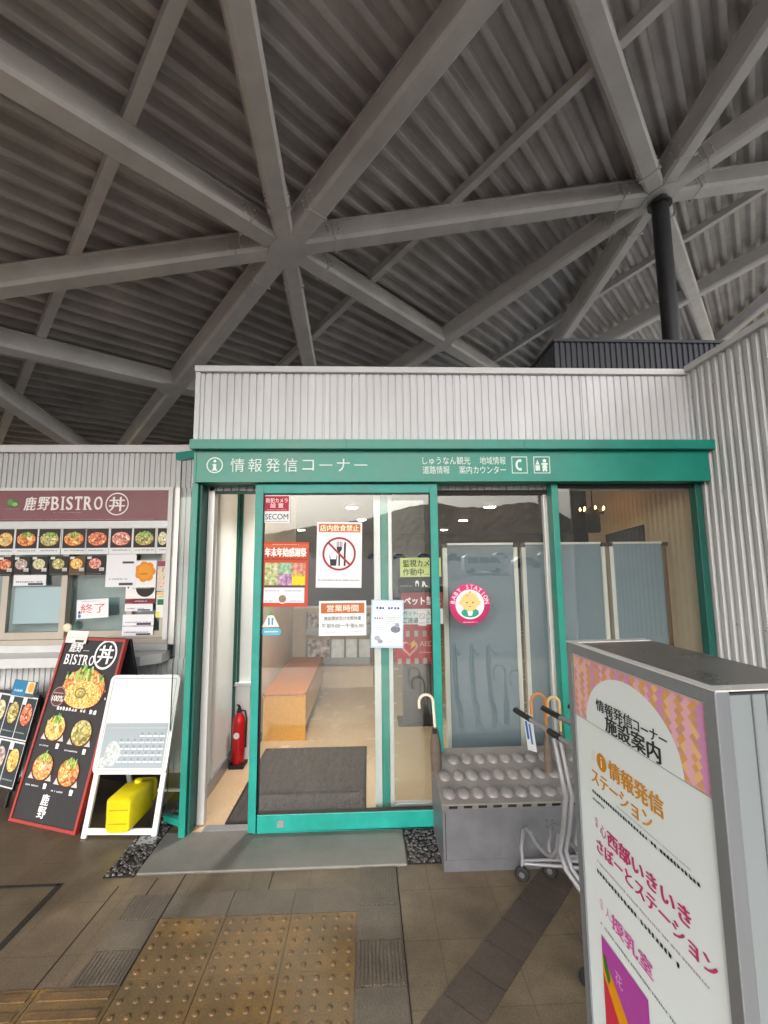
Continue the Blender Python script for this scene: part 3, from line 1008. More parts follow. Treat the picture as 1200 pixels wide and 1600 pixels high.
where = {(0, 0): "upper tier, far left pocket", (0, 1): "upper tier, second pocket", (0, 2): "upper tier, third pocket", (0, 3): "upper tier, far right pocket",
         (1, 0): "lower tier, far left pocket", (1, 1): "lower tier, second pocket", (1, 2): "lower tier, third pocket", (1, 3): "lower tier, far right pocket"}
slots = [(-0.785, -0.50), (-0.475, -0.31), (-0.285, -0.14), (-0.115, 0.03)]
for ti, z in enumerate((0.712, 0.332)):
    for si, (xa, xb) in enumerate(slots):
        k = (ti * 2 + si) % 3 if ti == 0 else (0 if si == 0 else 2)
        q = MB(); m = mottled(lf[k][0], lf[k][1], 14)
        h = 0.25 if ti == 0 else 0.29
        q.prism([(xa, 5.975, z), (xb, 5.975, z), (xb, 6.025, z + h), (xa, 6.025, z + h)], (0, 0.012, 0), m)
        tag(q.build("leaflet_stack"), "%s leaflets in the %s of the lobby rack" % (desc[k], where[(ti, si)]), "leaflets", "leaflets in the lobby rack")
# bench
M_wood = mat("bench_veneer", (206, 144, 34), 0.4, var=0.14, scale=5, stretch=(8, 1, 8))
M_woodtop = mat("bench_top_veneer", (178, 102, 34), 0.5, var=0.12, scale=5, stretch=(8, 1, 1))
bench = thing("bench", (-0.76, 4.9, 0.006), "orange brown box bench along the lobby wall seen through the door glass", "bench")
b = MB(); b.box(-0.965, -0.575, 4.32, 4.345, 0.006, 0.40, M_wood); b.build("end_panel", bench)
b = MB(); b.box(-0.965, -0.940, 4.347, 5.9, 0.006, 0.40, M_wood); b.box(-0.60, -0.58, 4.347, 5.9, 0.12, 0.40, M_wood); b.build("side_panel", bench)
b = MB(); b.box(-0.968, -0.572, 4.315, 5.92, 0.401, 0.43, M_woodtop); b.build("seat", bench, bevel=0.004)
# door mat
b = MB()
M_matt = mat("mat_pile", (66, 62, 60), 0.95, var=0.35, scale=40, bump=0.8, bscale=160, stretch=(1, 0.35, 1))
b.box(-0.89, -0.015, 3.005, 4.13, 0.006, 0.016, M_black); b.box(-0.872, -0.033, 3.02, 4.112, 0.016, 0.020, M_matt)
tag(b.build("doormat"), "dark grey ribbed doormat on the lobby floor just inside the door", "mat")
# fire extinguisher on a black base
fe = thing("fire_extinguisher", (-1.045, 3.83, 0.006), "red fire extinguisher standing on the lobby floor left of the door", "fire extinguisher")
M_red = mat("extinguisher_red", (190, 22, 30), 0.3)
c = (-1.045, 3.83, 0.03)
b = MB(); b.lathe([(0.045, 0), (0.05, 0.01), (0.05, 0.31), (0.044, 0.345), (0.026, 0.372), (0.018, 0.385)], c, M_red, 20); b.build("body", fe)
b = MB(); b.lathe([(0.018, 0.386), (0.018, 0.41), (0.012, 0.42)], c, M_black, 12)
b.bar((c[0], c[1] + 0.01, c[2] + 0.42), (c[0], c[1] - 0.05, c[2] + 0.455), 0.018, 0.008, M_black); b.bar((c[0], c[1] + 0.01, c[2] + 0.405), (c[0], c[1] - 0.055, c[2] + 0.40), 0.018, 0.007, M_black)
b.build("valve_handle", fe)
b = MB(); b.tube([(c[0] + 0.014, c[1], c[2] + 0.40), (c[0] + 0.05, c[1] - 0.01, c[2] + 0.40), (c[0] + 0.062, c[1] - 0.01, c[2] + 0.34), (c[0] + 0.058, c[1] - 0.01, c[2] + 0.12)], 0.008, M_black, 8); b.build("hose", fe)
b = MB(); b.lathe([(0.024, 0), (0.024, 0.003)], (c[0] - 0.005, c[1] - 0.049, c[2] + 0.22), M_white, 16, (0, -1, 0)); b.build("gauge_sticker", fe)
b = MB(); b.box(-1.10, -0.985, 3.76, 3.895, 0.006, 0.028, M_black); b.build("base", fe)

# downlights of the hall, and one unseen added to brighten the lobby
M_lamp = emit("lamp_diffuser", (255, 234, 208), 30.0)
for i, (x, y, lab) in enumerate(((1.98, 7.07, "nearest ceiling downlight on the right side of the hall"), (2.03, 9.3, "second ceiling downlight from the glass, right side of hall"),
                            (2.06, 11.9, "ceiling downlight deepest in the hall, right side"), (-0.24, 7.06, "nearest ceiling downlight above the low partition"),
                            (-0.11, 9.03, "ceiling downlight behind the no eating poster, second from glass"), (-1.7, 11.6, "ceiling downlight far back on the left side of hall"), (-0.45, 3.75, "added lobby ceiling downlight, out of sight above the sliding door"))):
    t = thing("downlight", (x, y, 2.50), lab, "ceiling light", "round downlights in the hall ceiling")
    q = MB(); q.lathe([(0.10, 0.0), (0.10, 0.02), (0.085, 0.022), (0.085, 0.0)], (x, y, 2.497), M_white, 24); q.build("trim_ring", t)
    q = MB(); q.lathe([(0.0, 0.0), (0.084, 0.0), (0.084, 0.004)], (x, y, 2.490), M_lamp, 24); q.build("diffuser", t)
    if y > 5: continue
    ld = bpy.data.lights.new("added_lobby_lamp", 'AREA'); ld.shape = 'DISK'; ld.size = 0.16; ld.energy = 4.2 if y < 5 else 8.0; ld.spread = R(105); ld.color = (1.0, 0.94, 0.87)
    lo = bpy.data.objects.new("lamp", ld); col.objects.link(lo); lo.parent = t; lo.location = (0, 0, -0.012)

# grey partition boards stored behind the fixed glass
M_board = mat("grey_board_cloth", (112, 124, 134), 0.85, var=0.05, scale=60)
M_bframe = mat("board_frame", (206, 204, 196), 0.45, 0.2)
M_bbrown = mat("board_brown_edge", (92, 72, 54), 0.6)
for i, (xa, xb, lab) in enumerate(((0.562, 1.121, "grey cloth partition board just left of the green post, behind the baby sticker"),
                                   (1.154, 1.789, "grey cloth partition board standing behind the green post"),
                                   (1.823, 2.262, "grey cloth partition board nearest the right wing wall"))):
    t = thing("partition_board", ((xa + xb) / 2, 3.32, 0.006), lab, "board", "partition boards stored behind the glass")
    q = MB(); q.box(xa + 0.03, xb - 0.03, 3.315, 3.335, 0.08, 1.735, M_board); q.build("panel", t)
    q = MB()
    mR = M_bbrown if i == 2 else M_bframe
    q.box(xa, xa + 0.03, 3.305, 3.345, 0.02, 1.715, M_bframe); q.box(xb - 0.03, xb, 3.305, 3.345, 0.02, 1.715, mR)
    q.box(xa + 0.03, xb - 0.03, 3.305, 3.345, 1.735, 1.75, M_bframe); q.box(xa + 0.03, xb - 0.03, 3.305, 3.345, 0.05, 0.08, M_bframe)
    q.build("frame", t)
    q = MB()
    for xx in (xa + 0.05, xb - 0.08):
        q.box(xx, xx + 0.03, 3.22, 3.44, 0.006, 0.05, M_black)
    q.build("foot", t)
    q = MB(); q.box(xa - 0.012, xa + 0.022, 3.30, 3.35, 1.716, 1.745, M_seal); q.box(xb - 0.022, xb + 0.012, 3.30, 3.35, 1.716, 1.745, M_seal); q.build("corner_joint", t)
b = MB(); b.prism([(1.95, 3.55, 1.70), (2.262, 3.55, 1.70), (2.262, 3.55, 1.90), (1.95, 3.55, 1.82)], (0, 0.03, 0), M_seal)
b.box(1.96, 2.25, 3.553, 3.577, 0.006, 1.70, M_seal)
tag(b.build("dark_board"), "black board with a slanted top leaning behind the grey partition boards", "board")
# dark lantern with candle bulbs glimpsed through the right-hand pane
ch = thing("pendant_lamp", (2.02, 3.9, 1.95), "dark pendant lamp with small warm candle bulbs behind the right pane", "lamp")
b = MB(); b.lathe([(0.05, 0.0), (0.06, 0.02), (0.055, 0.20), (0.02, 0.23)], (2.02, 3.9, 1.86), M_black, 14); b.tube([(2.02, 3.9, 2.09), (2.02, 3.9, 2.52)], 0.005, M_black, 6); b.build("lamp_body", ch)
M_candle = emit("candle_bulb", (255, 190, 110), 5.0)
for k in range(7):
    t = 2 * math.pi * k / 7
    x, y = 2.02 + 0.10 * math.cos(t), 3.9 + 0.10 * math.sin(t)
    q = MB(); q.tube([(2.02, 3.9, 2.04), (x, y, 2.03), (x, y, 2.06)], 0.005, M_black, 6); q.build("arm", ch)
    q = MB(); q.lathe([(0.0, 0), (0.008, 0.004), (0.009, 0.014), (0.0, 0.032)], (x, y, 2.06), M_candle, 8); q.build("bulb", ch)
# red and white defibrillator cabinet
aed = thing("defibrillator_cabinet", (0.5, 4.6, 0.006), "red and white striped defibrillator cabinet with a heart, seen through the door", "cabinet")
M_aed = mat("cabinet_red", (186, 26, 36), 0.4)
b = MB(); b.box(0.28, 0.72, 4.6, 4.85, 0.60, 0.98, M_aed); b.build("body", aed, bevel=0.02)
b = MB(); b.box(0.36, 0.64, 4.64, 4.82, 0.03, 0.60, M_seal); b.box(0.30, 0.70, 4.6, 4.85, 0.006, 0.03, M_seal); b.build("pedestal", aed)
sh = Sheet((0, 4.599, 0))
for k in range(5):
    sh.rect(0.30 + k * 0.085, 0.605, 0.34 + k * 0.085, 0.66, (190, 176, 172)); sh.rect(0.30 + k * 0.085, 0.87, 0.34 + k * 0.085, 0.93, (190, 176, 172))
def heart(cx, cy, r, rgb, l):
    pts = []
    for i in range(30):
        t = 2 * math.pi * i / 30
        pts.append((cx + r * math.sin(t) ** 3, cy + r * (13 * math.cos(t) - 5 * math.cos(2 * t) - 2 * math.cos(3 * t) - math.cos(4 * t)) / 16))
    sh.poly(pts, rgb, l)
heart(0.42, 0.76, 0.085, (240, 170, 165), 2); heart(0.42, 0.762, 0.062, (200, 24, 30), 3)
sh.poly([(0.43, 0.75), (0.44, 0.80), (0.47, 0.84), (0.485, 0.79)], (240, 190, 60), 4)
sh.text("AED", 0.59, 0.80, 0.05, (236, 190, 186), bold=0.02); sh.lines(0.52, 0.70, 0.67, 0.76, 2, (236, 190, 186))
sh.build("emblem", aed)
# dark rooftop box
b = MB()
b.corrug((1.806, 4.0, 2.80), (1, 0, 0), (0, 0, 0.915), (0, -1, 0), 2.4, (0.055, [(0, 0), (0.5, 0), (0.62, -0.014), (0.9, -0.014)]), M_darkclad)
b.corrug((1.806, 6.4, 2.80), (0, -1, 0), (0, 0, 0.915), (-1, 0, 0), 2.4, (0.055, [(0, 0), (0.5, 0), (0.62, -0.014), (0.9, -0.014)]), M_darkclad)
b.box(1.825, 4.2, 4.018, 6.4, 2.80, 3.70, M_darkclad); b.box(1.79, 4.21, 3.985, 6.42, 3.702, 3.728, M_darkclad)
tag(b.build("rooftop_housing"), "dark ribbed plant housing on the roof behind the white parapet", "plant housing")

# ================================================================== takeaway kiosk at the left
W = 3.75
ki = thing("takeaway_kiosk", (-3.0, W, 0), "white ribbed takeaway kiosk with maroon name fascia, serving windows and a counter ledge", "kiosk")
ribK = (0.043, [(0, 0), (0.74, 0), (0.80, -0.010), (0.94, -0.010)])
b = MB()
b.corrug((-6.5, W, 0.0), (1, 0, 0), (0, 0, 0.86), (0, -1, 0), 5.3, ribK, M_cladS)
b.corrug((-6.5, W, 2.25), (1, 0, 0), (0, 0, 0.30), (0, -1, 0), 5.3, ribK, M_cladS)
b.corrug((-1.545, W, 0.86), (1, 0, 0), (0, 0, 1.39), (0, -1, 0), 0.345, ribK, M_cladS)
b.box(-6.5, -1.2, W + 0.014, W + 0.08, 0, 0.86, M_cladS); b.box(-6.5, -1.2, W + 0.014, W + 0.08, 2.25, 2.55, M_cladS); b.box(-1.545, -1.2, W + 0.014, W + 0.08, 0.862, 2.249, M_cladS)
b.build("wall_cladding", ki)
b = MB(); b.box(-6.52, -1.19, W - 0.03, W + 0.12, 2.551, 2.612, M_coping); b.build("roof_edge", ki)
b = MB(); b.box(-6.5, -1.2, W + 0.12, 5.93, 2.53, 2.60, M_coping); b.build("flat_roof", ki)
M_backing = mat("kiosk_backing", (150, 164, 164), 0.8, var=0.06)  # pale backing board added close behind the glass to brighten the windows
b = MB(); b.box(-6.5, -1.55, 3.93, 3.97, 0.8, 2.4, M_backing); b.box(-6.5, -1.55, W + 0.09, 3.93, 0.80, 0.85, M_backing); b.box(-6.5, -1.55, W + 0.09, 3.93, 2.26, 2.30, M_backing)
b.build("glass_backing", ki)
M_maroon = mat("fascia_maroon", (106, 38, 52), 0.4, var=0.04)
b = MB(); b.box(-6.5, -1.637, W - 0.035, W - 0.001, 1.978, 2.224, M_maroon); fas = b.build("name_fascia", ki)
b = MB(); b.box(-6.5, -1.60, W - 0.045, W - 0.001, 2.2245, 2.249, M_coping); b.box(-1.636, -1.60, W - 0.045, W - 0.001, 1.02, 2.224, M_coping); b.box(-1.5995, -1.545, W - 0.02, W + 0.02, 0.98, 2.249, M_alu)
b.box(-6.5, -1.637, W - 0.02, W + 0.03, 1.915, 1.975, M_alud)  # grey strip stands in for the shade in the gap under the fascia
b.build("window_surround", ki)
sh = Sheet((0, W - 0.0355, 0))
PW = (236, 228, 230)
sh.text("鹿", -2.745, 2.118, 0.112, PW, w=0.088, bold=0.03, shear=0.1); sh.text("野", -2.638, 2.118, 0.108, PW, w=0.088, bold=0.03, shear=0.1)
serif_word(sh, "BISTRO", -2.585, 2.120, 0.110, 0.425, PW)
sh.ring(-2.052, 2.112, 0.094, 0.010, PW); sh.text("丼", -2.052, 2.112, 0.118, PW, w=0.125, bold=0.025)
sh.disc(-2.885, 2.118, 0.048, 0.03, (60, 110, 60)); sh.disc(-2.905, 2.13, 0.022, 0.026, (90, 160, 80), 2); sh.disc(-2.868, 2.113, 0.024, 0.016, (150, 190, 120), 2)
sh.lines(-2.955, 2.068, -2.82, 2.083, 1, (190, 150, 155), seed=4); sh.lines(-2.56, 2.036, -2.33, 2.05, 1, (200, 165, 170), seed=5)
sh.lines(-3.2, 1.981, -1.75, 1.989, 1, (190, 150, 155), seed=6)
sh.build("lettering", fas)
M_wfr = mat("window_frame_beige", (172, 164, 154), 0.45, 0.1, var=0.06)
def kwin(x0, x1, y):
    q = MB()
    q.box(x0, x0 + 0.045, y, y + 0.04, 1.03, 1.914, M_wfr); q.box(x1 - 0.045, x1, y, y + 0.04, 1.03, 1.914, M_wfr)
    q.box(x0 + 0.045, x1 - 0.045, y, y + 0.04, 1.03, 1.085, M_wfr); q.box(x0 + 0.045, x1 - 0.045, y, y + 0.04, 1.87, 1.914, M_wfr)
    w = q.build("window", ki)
    q = MB(); q.box(x0 + 0.045, x1 - 0.045, y + 0.018, y + 0.024, 1.085, 1.87, M_glassk); q.build("pane", w)
kwin(-3.50, -2.93, W + 0.045); kwin(-2.935, -2.43, W); kwin(-2.475, -1.905, W + 0.045); kwin(-1.95, -1.637, W)
b = MB(); b.box(-6.5, -1.6, W - 0.03, W + 0.09, 0.99, 1.029, M_wfr); b.build("sill", ki)
M_ledge = mat("ledge_steel", (196, 198, 200), 0.35, 0.2, var=0.06)
b = MB()
b.prism([(-6.5, 3.50, 0.862), (-1.70, 3.50, 0.862), (-1.585, 3.60, 0.862), (-1.585, W - 0.001, 0.862), (-6.5, W - 0.001, 0.862)], (0, 0, 0.07), M_ledge)
b.box(-6.5, -1.60, W - 0.028, W - 0.002, 0.933, 0.988, M_ledge)
b.build("counter_ledge", ki)
# pale blind panel behind the left serving window
b = MB(); b.box(-2.872, -2.492, W + 0.05, W + 0.056, 1.149, 1.442, mat("pale_blind", (196, 210, 220), 0.6)); b.build("blind", ki)

# dish cards over the windows
Yc = W - 0.012
dish = ['gold', 'orange', 'olive', 'orange', 'red', 'pink', 'olive', 'pale']
up_x = [(-2.996, -2.869), (-2.854, -2.684), (-2.671, -2.502), (-2.482, -2.302), (-2.292, -2.117), (-2.10, -1.93), (-1.915, -1.741), (-1.723, -1.638)]
up_l = ["golden noodle bowl menu card cut by the left edge of the photo, upper row", "orange bowl with green leaves menu card under the maroon fascia, upper row", "olive coloured bowl menu card in the upper row",
        "deep orange bowl menu card under the large letters of the fascia", "red and white topped bowl menu card in the upper row", "pink meat bowl menu card above the taped white notice",
        "dark bowl with green salad menu card in the upper row", "narrow pale bowl menu card at the right end of the upper row"]
for (x0, x1), kd, lb in zip(up_x, dish, up_l):
    sh = Sheet((0, Yc - 0.002, 0))
    sh.base(x0 - 0.007, 1.703, x1 + 0.007, 1.918, (222, 226, 230))
    sh.rect(x0, 1.754, x1, 1.912, (44, 34, 34))
    w = x1 - x0
    food(sh, (x0 + x1) / 2, 1.825, w * 0.43, 0.055, kd, kd in ('orange', 'olive') )
    sh.lines(x0 + 0.02, 1.725, x1 - 0.01, 1.745, 1, (120, 120, 130), seed=int(-x0 * 100))
    tag(sh.build("menu_card"), lb, "menu card", "dish cards in the upper row")
lo_x = [(-2.977, -2.858), (-2.853, -2.727), (-2.714, -2.586), (-2.572, -2.424), (-2.418, -2.290), (-2.282, -2.131)]
lo_k = ['red', 'grey', 'pale', 'olive', 'gold', 'pink']
lo_l = ["black menu card with a red bowl at the photo's left edge, lower row", "black menu card with a greyish bowl, lower row", "black menu card with a pale green bowl, lower row",
        "black menu card with an olive bowl and price tag, lower row", "brown menu card with a golden bowl, lower row", "black menu card with a ring of pink meat, lower row"]
for (x0, x1), kd, lb in zip(lo_x, lo_k, lo_l):
    sh = Sheet((0, Yc, 0))
    sh.base(x0, 1.535, x1, 1.688, (28, 26, 28) if kd != 'gold' else (88, 66, 44))
    food(sh, (x0 + x1) / 2 - 0.005, 1.625, 0.048, 0.042, kd, False)
    sh.rect(x0 + 0.006, 1.665, x0 + 0.04, 1.684, (215, 215, 215), 2)
    sh.rect(x1 - 0.045, 1.568, x1 - 0.006, 1.595, (205, 200, 205), 5); sh.lines(x1 - 0.042, 1.572, x1 - 0.01, 1.592, 2, (60, 50, 60), 6, seed=3)
    sh.lines(x0 + 0.01, 1.540, x1 - 0.01, 1.562, 2, (150, 150, 150), seed=int(-x0 * 90))
    tag(sh.build("menu_card"), lb, "menu card", "dish cards in the lower row")
def notice(x0, z0, x1, z1, label, rgb=(228, 228, 236), y=Yc - 0.001, deg=0, name="notice", rows=5, bar=True, seed=1):
    sh = Sheet((0, y, 0))
    if deg: sh.turn((x0 + x1) / 2, (z0 + z1) / 2, deg)
    sh.base(x0, z0, x1, z1, rgb)
    w, h = x1 - x0, z1 - z0
    sh.lines(x0 + w * 0.08, z0 + h * 0.2, x1 - w * 0.08, z1 - h * 0.12, rows, (140, 140, 160), seed=seed)
    if bar: sh.rect(x0 + w * 0.46, z0 + h * 0.05, x1 - w * 0.08, z0 + h * 0.05 + min(0.02, h * 0.2), (70, 70, 82), 3)
    return sh
tag(notice(-2.844, 1.455, -2.590, 1.54, "", rows=2).build("notice"), "small white taped notice below the black cards over the pale blind", "notice")
sh = notice(-2.12, 1.437, -1.882, 1.700, "", y=Yc - 0.004, rows=8, seed=9); sh.rect(-1.99, 1.625, -1.90, 1.642, (70, 70, 82), 3)
tag(sh.build("notice"), "largest white paper notice taped between the window panes over the cards", "notice")
# flower poster
sh = Sheet((0, Yc - 0.002, 0)); sh.base(-1.955, 1.342, -1.720, 1.648, (232, 230, 232))
for k in range(7):
    t = 2 * math.pi * k / 7
    sh.disc(-1.808 + 0.05 * math.cos(t), 1.558 + 0.052 * math.sin(t), 0.034, 0.034, (218, 138, 40), 2 + k * 0.1, seg=14)
sh.disc(-1.808, 1.558, 0.055, 0.058, (226, 150, 50), 3)
sh.lines(-1.85, 1.53, -1.765, 1.59, 3, (120, 80, 30), 4, seed=2)
sh.disc(-1.80, 1.43, 0.075, 0.075, (30, 26, 26), 2, a0=180, a1=360); sh.lines(-1.90, 1.415, -1.745, 1.455, 2, (160, 150, 150), 4, seed=8)
sh.poly([(-1.95, 1.45), (-1.92, 1.45), (-1.935, 1.42)], (30, 26, 26), 2)
tag(sh.build("poster"), "white poster with an orange flower shape on the kiosk's right window", "poster")
sh = Sheet((0, Yc, 0)); sh.base(-1.955, 1.305, -1.715, 1.338, (122, 40, 60)); sh.lines(-1.88, 1.312, -1.78, 1.332, 1, (225, 200, 205), seed=2)
tag(sh.build("name_strip"), "thin maroon strip sign under the orange flower poster", "sign")
tag(notice(-1.955, 1.243, -1.735, 1.300, "", rows=2, seed=2).build("notice"), "white notice strip directly under the maroon strip sign", "notice")
tag(notice(-1.967, 1.128, -1.722, 1.216, "", rows=3, seed=3).build("notice"), "middle white notice strip with large print on the kiosk's right window", "notice")
tag(notice(-1.968, 1.050, -1.723, 1.122, "", rows=2, seed=4).build("notice"), "lowest white notice strip on the kiosk's right window", "notice")
sh = Sheet((0, Yc - 0.001, 0)); sh.base(-1.712, 1.40, -1.638, 1.645, (200, 190, 190)); sh.rect(-1.71, 1.60, -1.64, 1.643, (140, 70, 90), 2)
sh.rect(-1.705, 1.42, -1.645, 1.59, (0, 0, 0), 2, m=mottled("leaflet_rose", [(120, 130, 70), (200, 190, 170), (230, 200, 190), (170, 110, 90)], 40))
tag(sh.build("poster"), "narrow rose and green poster at the right edge of the kiosk window", "poster")
sh = Sheet((0, Yc, 0)); sh.base(-1.709, 1.19, -1.638, 1.392, (226, 226, 220)); sh.rect(-1.70, 1.29, -1.645, 1.335, (20, 110, 70), 2); sh.rect(-1.709, 1.19, -1.68, 1.235, (220, 215, 90), 2); sh.rect(-1.705, 1.365, -1.65, 1.388, (230, 190, 120), 2); sh.lines(-1.70, 1.345, -1.645, 1.362, 1, (130, 130, 130))
tag(sh.build("sticker_sheet"), "small white sheet with a green square at the kiosk window's right edge", "sticker")
sh = Sheet((0, Yc - 0.003, 0)); sh.turn(-2.2, 1.27, 3)
sh.base(-2.332, 1.192, -2.083, 1.343, (232, 234, 240)); sh.text("終了", -2.205, 1.27, 0.075, (214, 60, 90), w=0.19)
sh.poly([(-2.322, 1.235), (-2.298, 1.235), (-2.31, 1.26)], (40, 50, 90)); sh.disc(-2.31, 1.215, 0.012, 0.016, (90, 120, 180)); sh.lines(-2.30, 1.32, -2.15, 1.335, 1, (170, 190, 210))
tag(sh.build("closed_notice"), "white card with hand written pink characters saying finished on the window", "notice")
b = MB(); b.lathe([(0.0, 0.0), (0.036, 0.0), (0.034, 0.008), (0.02, 0.012), (0.0, 0.012)], (-2.40, W - 0.004, 1.12), mat("cream_plastic", (226, 216, 184), 0.5), 18, (0, -1, 0))
tag(b.build("window_lock"), "round cream plastic latch on the kiosk's middle window frame", "latch")

# ================================================================== standing signs on the pavement
def frame_sheet(BL, e, n, a, h, z0=0.0):
    e = Vector((e[0], e[1], 0)).normalized(); n = Vector((n[0], n[1], 0)).normalized()
    v = (n * a + Vector((0, 0, h)))
    return Sheet((BL[0], BL[1], z0), e, v), v.length, e, n
# red-framed menu board
sh, HL, e, n = frame_sheet((-2.291, 3.14), (0.944, -0.329), (0.329, 0.944), 0.29, 1.10)
Wd = 0.562
mb_ = thing("menu_board", (-2.02, 3.1, 0), "tall black folding menu board with a red frame and food bowl pictures", "sign board")
M_rf = mat("red_frame", (150, 40, 34), 0.45, var=0.1)
M_bb = mat("black_board", (26, 24, 30), 0.6, var=0.08)
b = MB()
def slab(b, sh, x0, y0, x1, y1, d0, d1, m):
    b.prism([sh.P(x0, y0) + sh.n * d0, sh.P(x1, y0) + sh.n * d0, sh.P(x1, y1) + sh.n * d0, sh.P(x0, y1) + sh.n * d0], sh.n * (d1 - d0), m)
FW = 0.018
slab(b, sh, 0, 0, FW, HL, -0.02, 0.006, M_rf); slab(b, sh, Wd - FW, 0, Wd, HL, -0.02, 0.006, M_rf); slab(b, sh, FW, 0, Wd - FW, FW, -0.02, 0.0055, M_rf); slab(b, sh, FW, HL - FW, Wd - FW, HL, -0.02, 0.0055, M_rf)
b.build("frame", mb_)
b = MB(); slab(b, sh, FW, FW, Wd - FW, HL - FW, -0.015, -0.001, M_bb); b.build("front_panel", mb_)
b = MB()
tp = sh.P(0, HL) - sh.n * 0.03
q0 = Vector((-2.291, 3.14, 0)) + n * 0.60
b.prism([q0, q0 + e * Wd, tp + e * Wd, tp], n * 0.018 + Vector((0, 0, 0.004)), M_bb)
b.build("rear_panel", mb_)
art = Sheet(sh.o, sh.u, sh.v)
WT = (232, 232, 236)
art.text("鹿", 0.105, 1.066, 0.062, WT, w=0.055, bold=0.035, shear=0.1); art.text("野", 0.165, 1.066, 0.060, WT, w=0.055, bold=0.035, shear=0.1)
art.lines(0.205, 1.04, 0.265, 1.09, 3, (170, 170, 176), seed=4)
serif_word(art, "BISTRO", 0.055, 0.985, 0.066, 0.28, WT)
art.ring(0.415, 1.030, 0.098, 0.014, WT); art.text("丼", 0.415, 1.030, 0.12, WT, w=0.13, bold=0.03)
food(art, 0.30, 0.80, 0.185, 0.125, 'orange', True)
art.disc(0.31, 0.765, 0.165, 0.085, (0, 0, 0), 5.5, m=mottled('dish_gold_big', FOOD['gold'], 90)); art.ring(0.29, 0.775, 0.05, 0.012, (120, 120, 60), 6, ry=0.035); art.ring(0.30, 0.77, 0.028, 0.01, (140, 140, 80), 6, ry=0.02)
art.disc(0.105, 0.74, 0.062, 0.066, (88, 52, 52), 6); art.ring(0.105, 0.74, 0.062, 0.004, (190, 160, 160), 7); art.text("100%", 0.105, 0.728, 0.036, (240, 236, 236), w=0.10, bold=0.02, l=7); art.lines(0.06, 0.755, 0.15, 0.785, 2, (210, 190, 190), 7, seed=8)
for xx, yy, nn in ((0.515, 0.92, 8), (0.492, 0.90, 5)):
    art.lines(xx - 0.008, yy - 0.022 * nn, xx + 0.008, yy, nn, (205, 205, 212), seed=nn, fill=0.75)
art.lines(0.12, 0.655, 0.40, 0.685, 1, WT, seed=12, fill=0.8); art.lines(0.41, 0.648, 0.49, 0.685, 1, WT, seed=3, fill=0.8)
for cx, cy, kd in ((0.157, 0.545, 'gold'), (0.392, 0.535, 'olive'), (0.149, 0.315, 'orange'), (0.376, 0.305, 'orange')):
    art.poly([(cx - 0.10, cy - 0.07), (cx + 0.10, cy - 0.07), (cx + 0.07, cy), (cx - 0.07, cy)], (196, 190, 186), 1.5)
    food(art, cx, cy, 0.082, 0.076, kd, kd != 'olive')
    art.lines(cx - 0.10, cy - 0.115, cx + 0.02, cy - 0.078, 2, (215, 215, 222), 4, seed=int(cx * 100)); art.lines(cx + 0.05, cy - 0.12, cx + 0.10, cy - 0.08, 1, WT, 4, seed=3, fill=0.9)
art.vtext("鹿野", 0.25, 0.175, 0.062, WT, bold=0.03)
art.build("menu_print", mb_)
sh2 = Sheet(art.P(0.045, 1.095) + art.n * 0.012, art.u, art.v); sh2.base(-0.02, 0.0, 0.175, 0.085, (228, 228, 224)); sh2.lines(0.0, 0.03, 0.16, 0.07, 3, (190, 190, 186)); sh2.rect(0.075, 0.006, 0.155, 0.022, (70, 66, 64), 3)
tag(sh2.build("notice"), "small white paper notice taped over the top left corner of the red framed menu board", "notice")

# white framed notice board
sh, HL, e, n = frame_sheet((-1.709, 2.915), (0.998, -0.055), (0.055, 0.998), 0.24, 0.88)
Wd = 0.4517
nb = thing("notice_board", (-1.48, 2.95, 0), "white rounded folding notice board holding a printed calendar by the left post", "sign board")
M_wpl = mat("white_plastic", (212, 212, 214), 0.4)
b = MB()
for x in (0.0, Wd - 0.032):
    slab(b, sh, x, 0, x + 0.032, 0.40, -0.022, -0.002, M_wpl)
slab(b, sh, 0.032, 0.018, Wd - 0.032, 0.052, -0.02, -0.004, M_wpl)
b.build("leg_frame", nb, bevel=0.003)
def rrect(x0, y0, x1, y1, r, k=5):
    pts = []
    for cx, cy, a0 in ((x1 - r, y0 + r, -90), (x1 - r, y1 - r, 0), (x0 + r, y1 - r, 90), (x0 + r, y0 + r, 180)):
        for i in range(k + 1):
            t = R(a0 + 90 * i / k); pts.append((cx + r * math.cos(t), cy + r * math.sin(t)))
    return pts
b = MB(); b.prism([sh.P(x, y) - sh.n * 0.001 for x, y in rrect(-0.006, 0.335, Wd + 0.006, HL, 0.035)], sh.n * 0.014, M_wpl); b.build("panel", nb)
b = MB()
o = sh.P(0, HL) - sh.n * 0.04
f0 = Vector((-1.709, 2.915, 0)) + n * 0.50
b.prism([f0 + Vector((0, 0, 0.30)), f0 + e * Wd + Vector((0, 0, 0.30)), o + e * Wd, o], n * 0.012, M_wpl)
for x in (0, Wd - 0.03):
    b.bar(f0 + e * (x + 0.015), f0 + e * (x + 0.015) - n * 0.12 + Vector((0, 0, 0.34)), 0.03, 0.015, M_wpl, n)
b.bar(f0 + e * 0.03 + Vector((0, 0, 0.03)), f0 + e * (Wd - 0.03) + Vector((0, 0, 0.03)), 0.02, 0.015, M_wpl)
b.build("rear_frame", nb)
art = Sheet(sh.P(0, 0) + sh.n * 0.0135, sh.u, sh.v)
LG = (120, 122, 124)
for i in range(1):
    pts = rrect(0.016, 0.358, Wd - 0.016, HL - 0.022, 0.012)
    for p, q in zip(pts, pts[1:] + pts[:1]):
        if math.hypot(q[0] - p[0], q[1] - p[1]) > 1e-5: art.line(p[0], p[1], q[0], q[1], 0.003, LG, 1)
